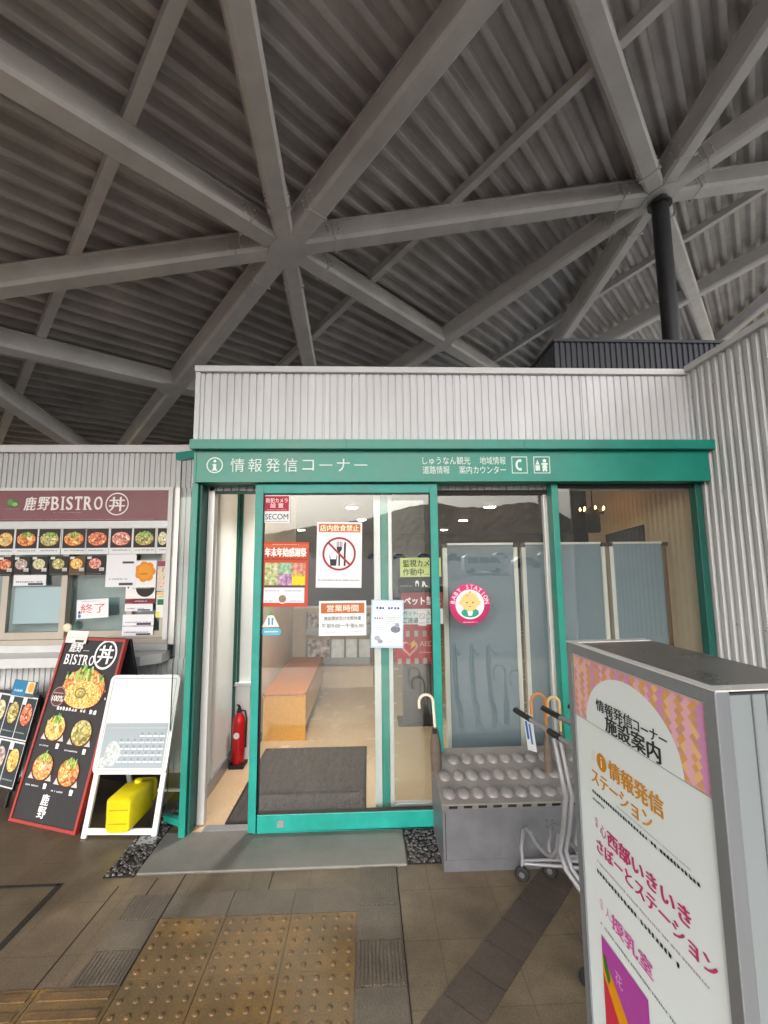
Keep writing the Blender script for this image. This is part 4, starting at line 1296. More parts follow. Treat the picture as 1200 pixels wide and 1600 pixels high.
art.rect(0.024, 0.368, Wd - 0.024, 0.622, (152, 163, 172), 1); art.rect(0.024, 0.622, Wd - 0.024, HL - 0.03, (214, 216, 218), 1)
art.text("１２", Wd / 2, 0.76, 0.022, (205, 208, 212), l=2)
rg2 = random.Random(5)
for r_ in range(5):
    for c_ in range(7):
        x = 0.13 + c_ * 0.042; y = 0.40 + r_ * 0.036
        if r_ == 4 and c_ < 3: continue
        art.rect(x, y, x + 0.034, y + 0.006, (240, 243, 245), 2); art.rect(x + 0.006, y + 0.012, x + 0.02, y + 0.024, (126, 138, 148), 2)
art.lines(0.04, 0.585, 0.42, 0.605, 1, (170, 178, 182), seed=4)
art.disc(0.10, 0.45, 0.05, 0.07, (0, 0, 0), 2.5, m=mottled("calendar_tree", [(150, 158, 164), (180, 186, 190), (205, 210, 214)], 60)); art.disc(0.05, 0.40, 0.025, 0.03, (0, 0, 0), 2.6, m=MATS["calendar_tree"])
art.build("calendar_print", nb)

# yellow water weight lying on the board's foot bars
M_yel = mat("yellow_plastic", (206, 190, 12), 0.38, var=0.08, scale=8)
M_yeld = mat("yellow_plastic_shade", (170, 152, 10), 0.5)
wt = thing("water_weight", (-1.47, 3.02, 0.055), "yellow plastic water weight lying across the foot bar of the white notice board", "weight")
b = MB()
loops = [(2.862, 0.064, 0.055, 0.232), (2.874, 0.076, 0.055, 0.246), (3.05, 0.078, 0.055, 0.246), (3.12, 0.072, 0.055, 0.232), (3.15, 0.052, 0.07, 0.20)]
rings = []
for y, hw, z0, z1 in loops:
    rr = min(hw, (z1 - z0) / 2) * 0.35
    rings.append([(-1.468 + 0.03 * (y - 2.86) + px, y, pz) for px, pz in rrect(-hw, z0, hw, z1, rr, 3)])
nr = len(rings[0])
vs = [p for r_ in rings for p in r_]
b.add(vs, [(i * nr + k, i * nr + (k + 1) % nr, (i + 1) * nr + (k + 1) % nr, (i + 1) * nr + k) for i in range(len(rings) - 1) for k in range(nr)], M_yel, True)
b.add(rings[0], [tuple(range(nr))[::-1]], M_yel); b.add(rings[-1], [tuple(range(nr))], M_yel)
for zz in (0.10, 0.175):
    b.box(-1.522, -1.415, 2.8595, 2.8625, zz, zz + 0.006, M_yeld)
b.build("tank", wt)
b = MB(); b.prism([(x, 3.151, z) for x, z in rrect(-1.515, 0.075, -1.395, 0.215, 0.03, 4)], (0, 0.05, 0), M_yel, True); b.build("hand_grip", wt, bevel=0.008)
b = MB(); b.lathe([(0.022, 0), (0.022, 0.018), (0.016, 0.02)], (-1.455, 3.06, 0.244), M_yel, 14); b.build("filler_cap", wt)

# low menu board at far left
e_, n_ = (0.92, -0.39), (0.39, 0.92)
BR = Vector((-2.405, 3.30, 0.10)); Wd = 0.62
BLv = BR - Vector((0.92, -0.39, 0)).normalized() * Wd
sh, HL, e, n = frame_sheet((BLv.x, BLv.y), e_, n_, 0.13, 0.59, 0.10)
lb = thing("picture_board", (BR.x - 0.28, BR.y + 0.1, 0), "low folding board with a grid of dark dish photographs at the photo's left edge", "sign board")
b = MB(); slab(b, sh, 0, 0, Wd, HL, -0.02, 0, M_bb); b.build("panel", lb)
for x in (0.02, Wd - 0.04):
    b = MB()
    b.bar(sh.P(x + 0.01, 0.02) - sh.n * 0.02, sh.P(x + 0.01, -0.105) - sh.n * 0.02, 0.02, 0.02, M_bb, sh.n)
    b.bar(sh.P(x + 0.01, HL - 0.02) - sh.n * 0.03, Vector((BLv.x, BLv.y, 0)) + e * (x + 0.01) + n * 0.24 , 0.02, 0.02, M_bb, n)
    b.bar(sh.P(x + 0.01, 0.03) - sh.n * 0.03, Vector((BLv.x, BLv.y, 0.12)) + e * (x + 0.01) + n * 0.205, 0.012, 0.012, M_bb)
    b.build("leg", lb)
art = Sheet(sh.o, sh.u, sh.v)
cw = 0.148
kinds = [['red', 'olive', 'pale', 'grey'], ['gold', 'grey', 'red', 'pale']]
for r_ in range(2):
    for c_ in range(4):
        x1 = Wd - 0.006 - c_ * cw; x0 = x1 - cw + 0.008
        y1 = 0.575 - r_ * 0.29; y0 = y1 - 0.265
        art.rect(x0 - 0.006, y0 - 0.008, x1 + 0.004, y1 + 0.01, (214, 216, 222), 1)
        art.rect(x0, y0, x1, y1, (44, 54, 58), 2)
        food(art, (x0 + x1) / 2, y0 + 0.155, 0.055, 0.072, kinds[r_][c_], False, 3)
        art.rect(x0, y1 - 0.045, x0 + 0.04, y1, (220, 218, 226), 6); art.lines(x0 + 0.01, y0 + 0.03, x1 - 0.01, y0 + 0.07, 2, (150, 160, 166), 4, seed=r_ * 4 + c_)
art.rect(Wd - 0.30, 0.585, Wd - 0.155, 0.685, (40, 120, 166), 3); art.lines(Wd - 0.28, 0.60, Wd - 0.18, 0.67, 2, (190, 215, 230), 4, seed=3)
art.rect(Wd - 0.155, 0.605, Wd - 0.07, 0.685, (214, 200, 180), 3.2); art.disc(Wd - 0.105, 0.645, 0.03, 0.033, (226, 160, 70), 4)
slab(art.mb, art, Wd - 0.31, 0.58, Wd - 0.06, 0.688, -0.006, 0.0015, ink((70, 90, 100)))
art.build("menu_print", lb)

# ================================================================== posters on the glass
Lg = 2.9025
GW = (236, 236, 240)
def gsheet(y=Lg): return Sheet((0, y - 0.0016, 0))
sh = gsheet(); sh.base(-0.671, 1.872, -0.500, 2.054, GW); sh.rect(-0.663, 1.948, -0.507, 2.047, (176, 36, 66))
sh.text("防犯カメラ", -0.585, 2.018, 0.030, (244, 226, 230), w=0.138, bold=0.02); sh.text("設 置", -0.585, 1.985, 0.030, (244, 226, 230), w=0.085, bold=0.02); sh.lines(-0.65, 1.952, -0.52, 1.962, 1, (230, 190, 200))
sh.text("SECOM", -0.585, 1.912, 0.036, (60, 66, 80), w=0.148, bold=0.01); sh.lines(-0.66, 1.877, -0.51, 1.886, 1, (120, 124, 140), fill=0.4)
tag(sh.build("security_sticker"), "red and white security camera sticker at the door glass's top left", "sticker")
sh = gsheet(); sh.turn(-0.525, 1.54, -0.8)
x0, x1, z0, z1 = -0.672, -0.378, 1.337, 1.748
sh.base(x0, z0, x1, z1, (190, 74, 48))
sh.rect(x0, z1 - 0.04, x1, z1 - 0.012, (206, 96, 62)); sh.text("年末年始感謝祭", (x0 + x1) / 2, z1 - 0.066, 0.056, (246, 240, 236), w=0.262, bold=0.05); sh.lines(x0 + 0.015, z1 - 0.118, x1 - 0.01, z1 - 0.102, 1, (120, 30, 24), seed=5)
sh.lines(x0 + 0.06, z1 - 0.022, x1 - 0.06, z1 - 0.010, 1, (240, 200, 180))
pm_ = [mottled("fair_photo_green", [(110, 130, 70), (150, 170, 100), (190, 190, 150), (220, 210, 190)], 40), mottled("fair_photo_teal", [(80, 140, 110), (130, 180, 140), (190, 210, 190)], 40), mottled("fair_photo_rose", [(150, 90, 80), (200, 130, 110), (226, 180, 150)], 40), mottled("fair_photo_violet", [(120, 80, 120), (170, 120, 170), (210, 190, 210)], 40), mottled("fair_photo_gold", [(150, 130, 50), (200, 180, 60), (226, 210, 110)], 40)]
gx0, gz0, gw, gh = x0 + 0.018, z0 + 0.135, (x1 - x0 - 0.034) / 3, 0.072
for i in range(3):
    for j in range(2):
        mm = [pm_[0], pm_[3], pm_[4], pm_[2], pm_[1], pm_[2]][(j * 3 + i)]
        if j == 1: mm = [pm_[0], pm_[1], pm_[2]][i]
        sh.rect(gx0 + i * gw, gz0 + j * gh, gx0 + (i + 1) * gw - 0.002, gz0 + (j + 1) * gh - 0.002, (0, 0, 0), 2, m=mm)
sh.rect(gx0 + 2 * gw, gz0 + 0.005, gx0 + 3 * gw - 0.006, gz0 + 0.055, (226, 206, 40), 3)
sh.rect(gx0, gz0 - 0.012, gx0 + 3 * gw, gz0 - 0.001, (60, 70, 80), 2)
sh.rect(x0 + 0.016, z0 + 0.025, x1 - 0.022, z0 + 0.120, (226, 224, 236), 2); sh.lines(x0 + 0.022, z0 + 0.095, x0 + 0.12, z0 + 0.116, 2, (70, 74, 110), 3, seed=3); sh.lines(x0 + 0.145, z0 + 0.095, x1 - 0.03, z0 + 0.116, 2, (70, 74, 110), 3, seed=4)
sh.lines(x0 + 0.022, z0 + 0.03, x0 + 0.09, z0 + 0.085, 4, (150, 156, 190), 3, seed=6, fill=0.6); sh.lines(x0 + 0.18, z0 + 0.03, x1 - 0.03, z0 + 0.085, 4, (150, 156, 190), 3, seed=7, fill=0.6)
sh.disc(x0 + 0.135, z0 + 0.05, 0.03, 0.03, (232, 230, 238), 4); sh.disc(x0 + 0.135, z0 + 0.05, 0.024, 0.024, (140, 116, 100), 5)
tag(sh.build("event_poster"), "orange red fair poster with small photographs on the left of the door glass", "poster")
sh = gsheet(); sh.turn(-0.18, 1.66, -0.9)
x0, x1, z0, z1 = -0.327, -0.035, 1.453, 1.874
sh.base(x0, z0, x1, z1, (238, 232, 240)); sh.rect(x0 + 0.012, z1 - 0.066, x1 - 0.012, z1 - 0.012, (196, 108, 50)); sh.text("店内飲食禁止", (x0 + x1) / 2, z1 - 0.039, 0.042, (246, 232, 214), w=0.25, bold=0.035)
cx, cz = (x0 + x1) / 2, z1 - 0.205
RD = (158, 50, 58)
DK = (44, 44, 54)
sh.rect(cx - 0.004, cz - 0.078, cx + 0.006, cz + 0.02, DK, 2); sh.poly([(cx - 0.016, cz + 0.045), (cx + 0.018, cz + 0.045), (cx + 0.018, cz + 0.028), (cx + 0.006, cz + 0.012), (cx - 0.004, cz + 0.012), (cx - 0.016, cz + 0.028)], DK, 2)
for k in range(4): sh.rect(cx - 0.016 + k * 0.0102, cz + 0.045, cx - 0.0115 + k * 0.0102, cz + 0.078, DK, 2)
sh.poly([(cx + 0.03, cz - 0.078), (cx + 0.042, cz - 0.078), (cx + 0.042, cz + 0.0), (cx + 0.044, cz + 0.07), (cx + 0.036, cz + 0.08), (cx + 0.03, cz + 0.06)], DK, 2)
sh.poly([(cx - 0.062, cz - 0.012), (cx - 0.057, cz - 0.012), (cx - 0.052, cz - 0.072), (cx - 0.022, cz - 0.072), (cx - 0.017, cz - 0.012), (cx - 0.012, cz - 0.012), (cx - 0.018, cz - 0.077), (cx - 0.056, cz - 0.077)], DK, 2)
sh.poly([(cx - 0.056, cz - 0.035), (cx - 0.018, cz - 0.035), (cx - 0.022, cz - 0.074), (cx - 0.052, cz - 0.074)], DK, 2)
sh.ring(cx, cz, 0.108, 0.013, RD, 4); sh.line(cx - 0.072, cz + 0.072, cx + 0.072, cz - 0.072, 0.013, RD, 4)
sh.lines(x0 + 0.012, z0 + 0.04, x1 - 0.012, z0 + 0.088, 3, (50, 50, 60), seed=21)
tag(sh.build("no_eating_poster"), "white poster with a crossed out fork, knife and cup on the door", "poster")
sh = gsheet()
sh.mb.prism([sh.P(-0.666, 1.213) - sh.n * 0.0012, sh.P(-0.556, 1.213) - sh.n * 0.0012, sh.P(-0.611, 1.318) - sh.n * 0.0012], sh.n * 0.0012, ink((226, 214, 200)))
sh.poly([(-0.648, 1.222), (-0.574, 1.222), (-0.611, 1.296)], (236, 240, 240), 1); sh.poly([(-0.632, 1.285), (-0.59, 1.285), (-0.611, 1.316)], (90, 150, 80), 2); sh.rect(-0.628, 1.225, -0.616, 1.27, (90, 140, 190), 2); sh.rect(-0.606, 1.225, -0.594, 1.27, (90, 140, 190), 2)
sh.mb.prism([sh.P(x, z) - sh.n * 0.0012 for x, z in rrect(-0.668, 1.163, -0.545, 1.205, 0.018)], sh.n * 0.0012, ink((96, 176, 206))); sh.lines(-0.65, 1.175, -0.565, 1.195, 1, (226, 240, 246), 2)
tag(sh.build("triangle_sticker"), "white triangular sticker with a light blue caption low on the door glass", "sticker")
sh = gsheet(); x0, x1, z0, z1 = -0.308, -0.008, 1.153, 1.370
sh.base(x0, z0, x1, z1, (226, 228, 230)); sh.rect(x0 + 0.012, z1 - 0.078, x1 - 0.012, z1 - 0.014, (178, 102, 58)); sh.text("営業時間", (x0 + x1) / 2, z1 - 0.046, 0.042, (240, 228, 216), w=0.20, bold=0.02)
sh.text("施設開放及び全館休業", (x0 + x1) / 2, z0 + 0.108, 0.026, (60, 66, 76), w=0.235, bold=0.01); sh.text("午前9:00～午後6:00", (x0 + x1) / 2, z0 + 0.062, 0.030, (60, 66, 76), w=0.265, bold=0.01)
sh.frame(x0 + 0.006, z0 + 0.006, x1 - 0.006, z1 - 0.006, 0.003, (244, 244, 244)); sh.lines(x0 + 0.02, z0 + 0.014, x0 + 0.11, z0 + 0.024, 1, (150, 150, 156), seed=4); sh.lines(x1 - 0.1, z0 + 0.02, x1 - 0.03, z0 + 0.03, 1, (150, 150, 156), seed=4)
tag(sh.build("hours_notice"), "opening hours notice with a brown heading on the lower door glass", "notice")
sh = gsheet(); sh.turn(0.125, 1.22, -1.5); x0, x1, z0, z1 = 0.022, 0.228, 1.073, 1.372
sh.base(x0, z0, x1, z1, (176, 204, 226)); sh.rect(x0 + 0.010, z0 + 0.014, x1 - 0.010, z1 - 0.010, (232, 236, 246)); sh.lines(x0 + 0.03, z1 - 0.062, x1 - 0.03, z1 - 0.04, 1, (70, 110, 170), 2, seed=3, fill=0.8); sh.lines(x0 + 0.02, z1 - 0.032, x1 - 0.04, z1 - 0.02, 1, (130, 150, 190), 2, seed=4)
for k in range(4): sh.lines(x0 + 0.085, z1 - 0.115 - 0.012 * k, x1 - 0.02, z1 - 0.103 - 0.012 * k, 1, (140, 150, 180), 2, seed=30 + k, fill=0.6)
sh.text("5/33", x0 + 0.05, z1 - 0.105, 0.022, (110, 110, 170), w=0.05, bold=0.01) if False else sh.lines(x0 + 0.018, z1 - 0.125, x0 + 0.078, z1 - 0.085, 2, (130, 120, 180), 2, seed=14, fill=0.7)
for k in range(4): sh.lines(x0 + 0.02, z0 + 0.115 - 0.014 * k + 0.02, x0 + 0.1, z0 + 0.125 - 0.014 * k + 0.02, 1, (150, 156, 186), 2, seed=40 + k, fill=0.6)
sh.disc(x1 - 0.05, z0 + 0.115, 0.032, 0.022, (112, 120, 140), 2, seg=14); sh.disc(x1 - 0.04, z0 + 0.14, 0.016, 0.014, (150, 156, 172), 3, seg=10)
sh.disc(x0 + 0.04, z0 + 0.06, 0.02, 0.016, (160, 166, 182), 2, seg=10); sh.disc(x0 + 0.06, z0 + 0.04, 0.018, 0.014, (140, 148, 168), 3, seg=10)
for k in range(3): sh.lines(x0 + 0.09, z0 + 0.035 + 0.014 * k, x1 - 0.025, z0 + 0.045 + 0.014 * k, 1, (150, 156, 186), 2, seed=50 + k, fill=0.6)
tag(sh.build("guidance_notice"), "blue bordered guidance notice over the green strip of the inner stile", "notice")
Gg = 3.0378
sh = gsheet(Gg); sh.base(0.222, 1.512, 0.50, 1.640, (206, 214, 130)); sh.text("監視カメラ", 0.355, 1.603, 0.048, (40, 46, 30), w=0.225, bold=0.02); sh.text("作動中…", 0.335, 1.545, 0.048, (40, 46, 30), w=0.19, bold=0.02)
tag(sh.build("camera_notice"), "pale yellow green camera in operation notice on the fixed glass", "notice")
sh = gsheet(Gg); sh.base(0.206, 1.412, 0.49, 1.511, (34, 38, 34)); sh.disc(0.335, 1.468, 0.013, 0.02, (224, 226, 220), 2, a0=0, a1=180); sh.rect(0.324, 1.448, 0.329, 1.47, (224, 226, 220), 2); sh.rect(0.342, 1.448, 0.347, 1.47, (224, 226, 220), 2); sh.poly([(0.372, 1.482), (0.385, 1.482), (0.395, 1.455), (0.41, 1.448), (0.392, 1.444), (0.384, 1.462), (0.376, 1.444), (0.368, 1.446)], (224, 226, 220), 2); sh.lines(0.22, 1.445, 0.30, 1.46, 1, (150, 156, 150))
tag(sh.build("black_notice"), "black notice strip under the yellow green camera notice", "notice")
sh = gsheet(Gg); sh.base(0.228, 1.300, 0.507, 1.408, (140, 60, 62)); sh.text("ペット禁止", 0.368, 1.353, 0.056, (240, 234, 234), w=0.245, bold=0.03)
sh.base(0.228, 1.198, 0.507, 1.2995, (206, 214, 214)); sh.text("ペットのご入館は", 0.362, 1.272, 0.034, (66, 76, 84), w=0.245, bold=0.01); sh.text("ご遠慮ください", 0.362, 1.225, 0.038, (66, 76, 84), w=0.25, bold=0.01)
tag(sh.build("no_pets_notice"), "dark red and white no pets notice behind the door's right stile", "notice")
sh = gsheet(Gg - 0.003); sh.base(0.338, 1.190, 0.392, 1.288, (226, 222, 230)); sh.ring(0.365, 1.252, 0.02, 0.004, (200, 120, 140)); sh.line(0.352, 1.264, 0.378, 1.240, 0.004, (200, 120, 140), 3); sh.lines(0.345, 1.20, 0.385, 1.215, 1, (180, 140, 160))
tag(sh.build("small_sticker"), "tiny white sticker with a crossed ring on the no pets notice", "sticker")
# baby station disc
sh = Sheet((0, 3.036, 0)); cx, cz = 0.690, 1.325
b = sh.mb
b.lathe([(0.0, 0), (0.138, 0), (0.138, 0.0012), (0.0, 0.0012)], (cx, 3.0378, cz), ink((214, 70, 128)), 48, (0, -1, 0))
sh.disc(cx, cz, 0.098, 0.098, (240, 228, 232), 1, seg=40)
for i, chh in enumerate("BABY STATION"):
    if chh == ' ': continue
    t = R(172 - i * (164 / 11))
    sh.text(chh, cx + 0.117 * math.cos(t), cz + 0.117 * math.sin(t), 0.027, (246, 230, 238), l=2, bold=0.02, deg=math.degrees(t) - 90)
sh.disc(cx, cz - 0.055, 0.06, 0.032, (44, 150, 126), 2); sh.disc(cx, cz + 0.018, 0.062, 0.062, (228, 196, 132), 3); sh.disc(cx - 0.06, cz + 0.01, 0.014, 0.016, (228, 196, 132), 2.5); sh.disc(cx + 0.06, cz + 0.01, 0.014, 0.016, (228, 196, 132), 2.5)
sh.disc(cx - 0.02, cz + 0.012, 0.005, 0.006, (70, 50, 40), 4, seg=10); sh.disc(cx + 0.02, cz + 0.012, 0.005, 0.006, (70, 50, 40), 4, seg=10); sh.disc(cx, cz - 0.012, 0.010, 0.006, (190, 110, 90), 4, seg=10, a0=180, a1=360)
sh.line(cx - 0.03, cz + 0.055, cx - 0.005, cz + 0.06, 0.003, (150, 110, 70), 4); sh.poly([(cx - 0.008, cz + 0.078), (cx + 0.006, cz + 0.095), (cx + 0.010, cz + 0.076)], (200, 160, 100), 4)
sh.poly([(cx - 0.02, cz - 0.045), (cx + 0.02, cz - 0.045), (cx + 0.012, cz - 0.075), (cx - 0.012, cz - 0.075)], (210, 240, 230), 4); sh.lines(cx - 0.05, cz - 0.125, cx + 0.05, cz - 0.11, 1, (246, 210, 226), 3)
tag(sh.build("baby_sticker"), "round pink baby station sticker with a baby face on the fixed glass", "sticker")

# ================================================================== umbrella stand
us = thing("umbrella_stand", (0.9, 2.73, 0), "grey metal locking umbrella stand with three rows of domed caps on its sloping top", "umbrella stand")
M_us = mat("stand_steel", (106, 108, 114), 0.42, 0.35, var=0.18, scale=5, bump=0.03)
M_ust = mat("stand_top", (120, 117, 115), 0.5, 0.1, var=0.18, scale=7)
M_cap = mat("stand_cap_plastic", (122, 119, 119), 0.38, 0.05, var=0.18, scale=12)
ux0, ux1, uy0, uy1, uz0, uz1 = 0.392, 1.36, 2.520, 2.930, 0.335, 0.455
b = MB()
b.prism([(ux0, uy0, 0.0), (ux0, uy0, uz0 - 0.03), (ux0, uy1, uz1 - 0.03), (ux0, uy1, 0.0)], (ux1 - ux0, 0, 0), M_us)
b.box(ux0 + 0.004, ux1 - 0.004, uy0 - 0.003, uy0 - 0.0005, 0.0, 0.055, M_us)
b.box(ux0 + 0.012, ux0 + 0.016, uy0 - 0.0015, uy0 - 0.0004, 0.05, 0.29, M_seal)
b.build("body", us)
sl = Vector((0, uy1 - uy0, uz1 - uz0)); L_ = sl.length; sl.normalize(); un = Vector((0, -sl.z, sl.y))
b = MB()
o = Vector((ux0 - 0.006, uy0 - 0.008, uz0 - 0.030))
b.prism([o, o + sl * (L_ + 0.01), o + sl * (L_ + 0.01) + un * 0.03, o + un * 0.03], (ux1 - ux0 + 0.012, 0, 0), M_ust)
for r_ in range(1, 3):
    pass
b.build("top_plate", us, bevel=0.004)
for k in range(12):
    x = ux0 + 0.032 + k * 0.079
    b = MB(); o_ = Vector((x, uy0 - 0.008, uz0 - 0.030)) - sl * 0.0015; b.prism([o_ + un * 0.007, o_ + un * 0.007 + Vector((0.046, 0, 0)), o_ + un * 0.022 + Vector((0.046, 0, 0)), o_ + un * 0.022], sl * 0.003, M_black); b.build("slot", us)
for k in range(4):
    b = MB(); b.box(0.945 + (k % 2) * 0.03, 0.95 + (k % 2) * 0.03, uy0 - 0.001, uy0 - 0.0003, 0.23 - (k // 2) * 0.03, 0.237 - (k // 2) * 0.03, M_black); b.build("rivet", us)
capm = None
for r_ in range(3):
    for k in range(12):
        if r_ == 2 and k == 0: continue
        c = Vector((ux0 + 0.048 + k * 0.079 - r_ * 0.003, uy0, uz0)) + sl * (0.062 + r_ * 0.128) + un * 0.0005
        if capm is None:
            q = MB()
            prof_ = [(0.037, 0), (0.036, 0.005), (0.032, 0.011), (0.025, 0.0165), (0.014, 0.0205), (0, 0.022)]
            q.lathe(prof_, c, M_cap, 20, un)
            q.v = [c + Vector(((p - c).x, 0, 0)) + sl * ((p - c).dot(sl) * 1.2) + un * (p - c).dot(un) for p in q.v]
            q.box(c.x - 0.036, c.x - 0.032, c.y - 0.0, c.y + 0.001, c.z, c.z + 0.001, M_cap)
            cap = q.build("cap", us, base=c); capm = cap
        else:
            cap = capm.copy(); col.objects.link(cap); cap.parent = us; cap.location = c - us.location
# key fobs / grooves between caps
b = MB()
for r_ in range(3):
    for k in range(13):
        c = Vector((ux0 + 0.010 + k * 0.079, uy0, uz0)) + sl * (0.062 + r_ * 0.128)
        b.bar(c - sl * 0.055 + un * 0.0003, c + sl * 0.055 + un * 0.0003, 0.003, 0.002, M_us, un)
b.build("groove", us)

def hook(pts, r, m, seg=8):
    q = MB(); q.tube(pts, r, m, seg); return q
def arc(cx, cz, r, a0, a1, y, n=10):
    return [(cx + r * math.cos(R(a0 + (a1 - a0) * i / n)), y, cz + r * math.sin(R(a0 + (a1 - a0) * i / n))) for i in range(n + 1)]
# umbrella with white crook
M_ivory = mat("ivory_handle", (214, 206, 190), 0.35)
M_umb = mat("umbrella_cloth", (96, 84, 76), 0.7, var=0.25, scale=25)
ub = thing("umbrella", (0.37, 2.70, 0.4), "brown furled umbrella with an ivory crook at the stand's left end", "umbrella")
q = hook([(0.299, 2.70, 0.765), (0.297, 2.70, 0.79)] + arc(0.338, 0.80, 0.041, 180, 0, 2.70) + [(0.381, 2.70, 0.76), (0.387, 2.70, 0.66)], 0.0085, M_ivory, 10); q.build("handle", ub)
q = MB(); q.tube([(0.387, 2.70, 0.66), (0.389, 2.715, 0.62), (0.392, 2.73, 0.56), (0.395, 2.745, 0.50), (0.398, 2.76, 0.40)], 0.02, M_umb, 7, rs=[0.012, 0.022, 0.030, 0.034, 0.030]); q.build("canopy", ub)
q = MB(); q.tube([(0.385, 2.70, 0.655), (0.386, 2.705, 0.625)], 0.0135, M_black, 8); q.build("collar", ub)
M_bam = mat("cane_handle", (176, 112, 50), 0.4, var=0.15)
for (x, y, h, r, m, lb_) in ((0.985, 2.66, 0.80, 0.042, M_bam, "umbrella with a brown cane crook standing behind the trolley handles"), (1.09, 2.70, 0.775, 0.036, mat("pale_cane", (200, 170, 120), 0.4), "umbrella with a pale cane crook beside the brown crook, right of stand")):
    t = thing("umbrella", (x, y, 0.42), lb_, "umbrella")
    q = hook([(x - r, y, h - 0.07), (x - r, y, h)] + arc(x, h, r, 180, 0, y) + [(x + r, y, h - 0.05), (x + r, y, 0.62)], 0.0085, m, 10); q.build("handle", t)
    q = MB(); q.tube([(x + r, y, 0.62), (x + r, y, 0.56), (x + r, y, 0.42)], 0.02, M_umb, 8, rs=[0.010, 0.022, 0.026]); q.build("canopy", t)

# ================================================================== trolleys nested behind the information sign
M_cart = mat("trolley_tube", (140, 140, 146), 0.4, 0.2, var=0.08, scale=9)
M_grey = mat("grey_hub", (84, 84, 88), 0.6)
M_grip = mat("grip_rubber", (22, 22, 24), 0.55)
def make_cart(label):
    t = thing("trolley", (0.9, 2.15, 0), label, "trolley", "nested hand trolleys behind the information sign")
    X = 0.78
    def part(name, q, p=t): return q.build(name, p)
    q = MB(); q.tube([(X - 0.035, 2.345, 0.855), (X, 2.10, 0.865), (X + 0.035, 1.84, 0.872)], 0.0110, M_cart, 10); hb = part("handle_bar", q)
    for ya, yb in ((2.335, 2.18), (2.02, 1.93)):
        f = lambda y: (X + (2.10 - y) * 0.142, y, 0.865 + (2.10 - y) * 0.025)
        q = MB(); q.tube([f(ya), f(yb)], 0.0138, M_grip, 12); q.build("grip", hb)
    q = MB()
    for dx in (0.0, 0.024):
        q.tube([(X + dx, 1.945, 0.865), (X + dx + 0.004, 1.90, 0.74), (X + dx + 0.008, 1.875, 0.67), (X + dx + 0.006, 1.915, 0.52), (X + dx, 1.945, 0.43), (X + dx + 0.01, 1.92, 0.375), (X + dx + 0.05, 1.86, 0.32), (X + dx + 0.06, 1.85, 0.24), (X + dx + 0.05, 1.85, 0.10)], 0.0100, M_cart, 10)
    part("upright", q)
    q = MB(); q.tube([(X, 2.42, 0.085), (X, 2.44, 0.15), (X, 2.40, 0.25), (X, 2.35, 0.292), (X, 2.29, 0.305), (X, 2.22, 0.30), (X, 2.10, 0.325), (X, 2.02, 0.36), (X, 1.965, 0.42), (X, 1.94, 0.50)], 0.0100, M_cart, 10); part("side_loop", q)
    q = MB(); q.tube([(X, 2.42, 0.10), (X + 0.72, 2.42, 0.10)], 0.0092, M_cart, 8); q.tube([(X + 0.05, 1.86, 0.10), (X + 0.72, 1.88, 0.10)], 0.0092, M_cart, 8); q.tube([(X + 0.72, 2.42, 0.10), (X + 0.74, 2.15, 0.10), (X + 0.72, 1.88, 0.10)], 0.0092, M_cart, 8)
    q.tube([(X, 2.40, 0.10), (X + 0.2, 2.36, 0.105), (X + 0.45, 2.30, 0.11), (X + 0.72, 2.25, 0.105)], 0.008, M_cart, 8)
    part("base_frame", q)
    for (wx, wy) in ((X - 0.005, 2.425), (X + 0.05, 1.85), (X + 0.70, 2.42), (X + 0.70, 1.88)):
        q = MB(); q.lathe([(0.030, -0.009), (0.036, -0.006), (0.036, 0.006), (0.030, 0.009)], (wx, wy, 0.037), M_grip, 18, (0.5, 0.85, 0)); w = part("wheel", q)
        q = MB(); q.lathe([(0.014, -0.012), (0.014, 0.012)], (wx, wy, 0.037), M_grey, 14, (0.5, 0.85, 0)); q.tube([(wx, wy, 0.037), (wx, wy, 0.10)], 0.007, M_cart, 6); q.build("hub", w)
    return t
c1 = make_cart("grey tubular hand trolley nearest the umbrella stand, left of the others")
c2 = copy_tree(c1); c2.location.x += 0.15; c2.location.y += 0.02; c2['label'] = "grey hand trolley nested second, between the nearest trolley and the last one"
c3 = copy_tree(c1); c3.location.x += 0.30; c3.location.y += 0.04; c3['label'] = "grey hand trolley mostly hidden behind the information sign"
sh = Sheet((0.772, 2.30, 0.70), (0.25, -0.97, 0), (0, 0, 1)); sh.turn(0.05, 0.14, 12)
sh.base(0.0, 0.0, 0.075, 0.15, (214, 222, 230)); sh.rect(0.012, 0.05, 0.03, 0.13, (40, 90, 160), 1); sh.rect(0.04, 0.03, 0.055, 0.12, (50, 100, 170), 1)
q = sh.mb; q.tube([sh.P(0.04, 0.149, 0), sh.P(0.035, 0.17, 0)], 0.002, M_white, 6)
tag(sh.build("paper_tag"), "blue and white paper tag hanging from the nearest trolley handle", "tag")
sh = Sheet((0.93, 2.05, 0.74), (0.25, -0.97, 0), (0, 0, 1)); sh.base(0.0, 0.0, 0.09, 0.10, (196, 160, 172)); sh.rect(0.02, 0.02, 0.07, 0.05, (206, 120, 140)); sh.lines(0.02, 0.06, 0.08, 0.09, 2, (120, 90, 110))
sh.mb.tube([sh.P(0.045, 0.099, 0), sh.P(0.045, 0.125, 0)], 0.002, M_white, 6)
tag(sh.build("paper_tag"), "pink printed tag hanging from the second trolley handle", "tag")

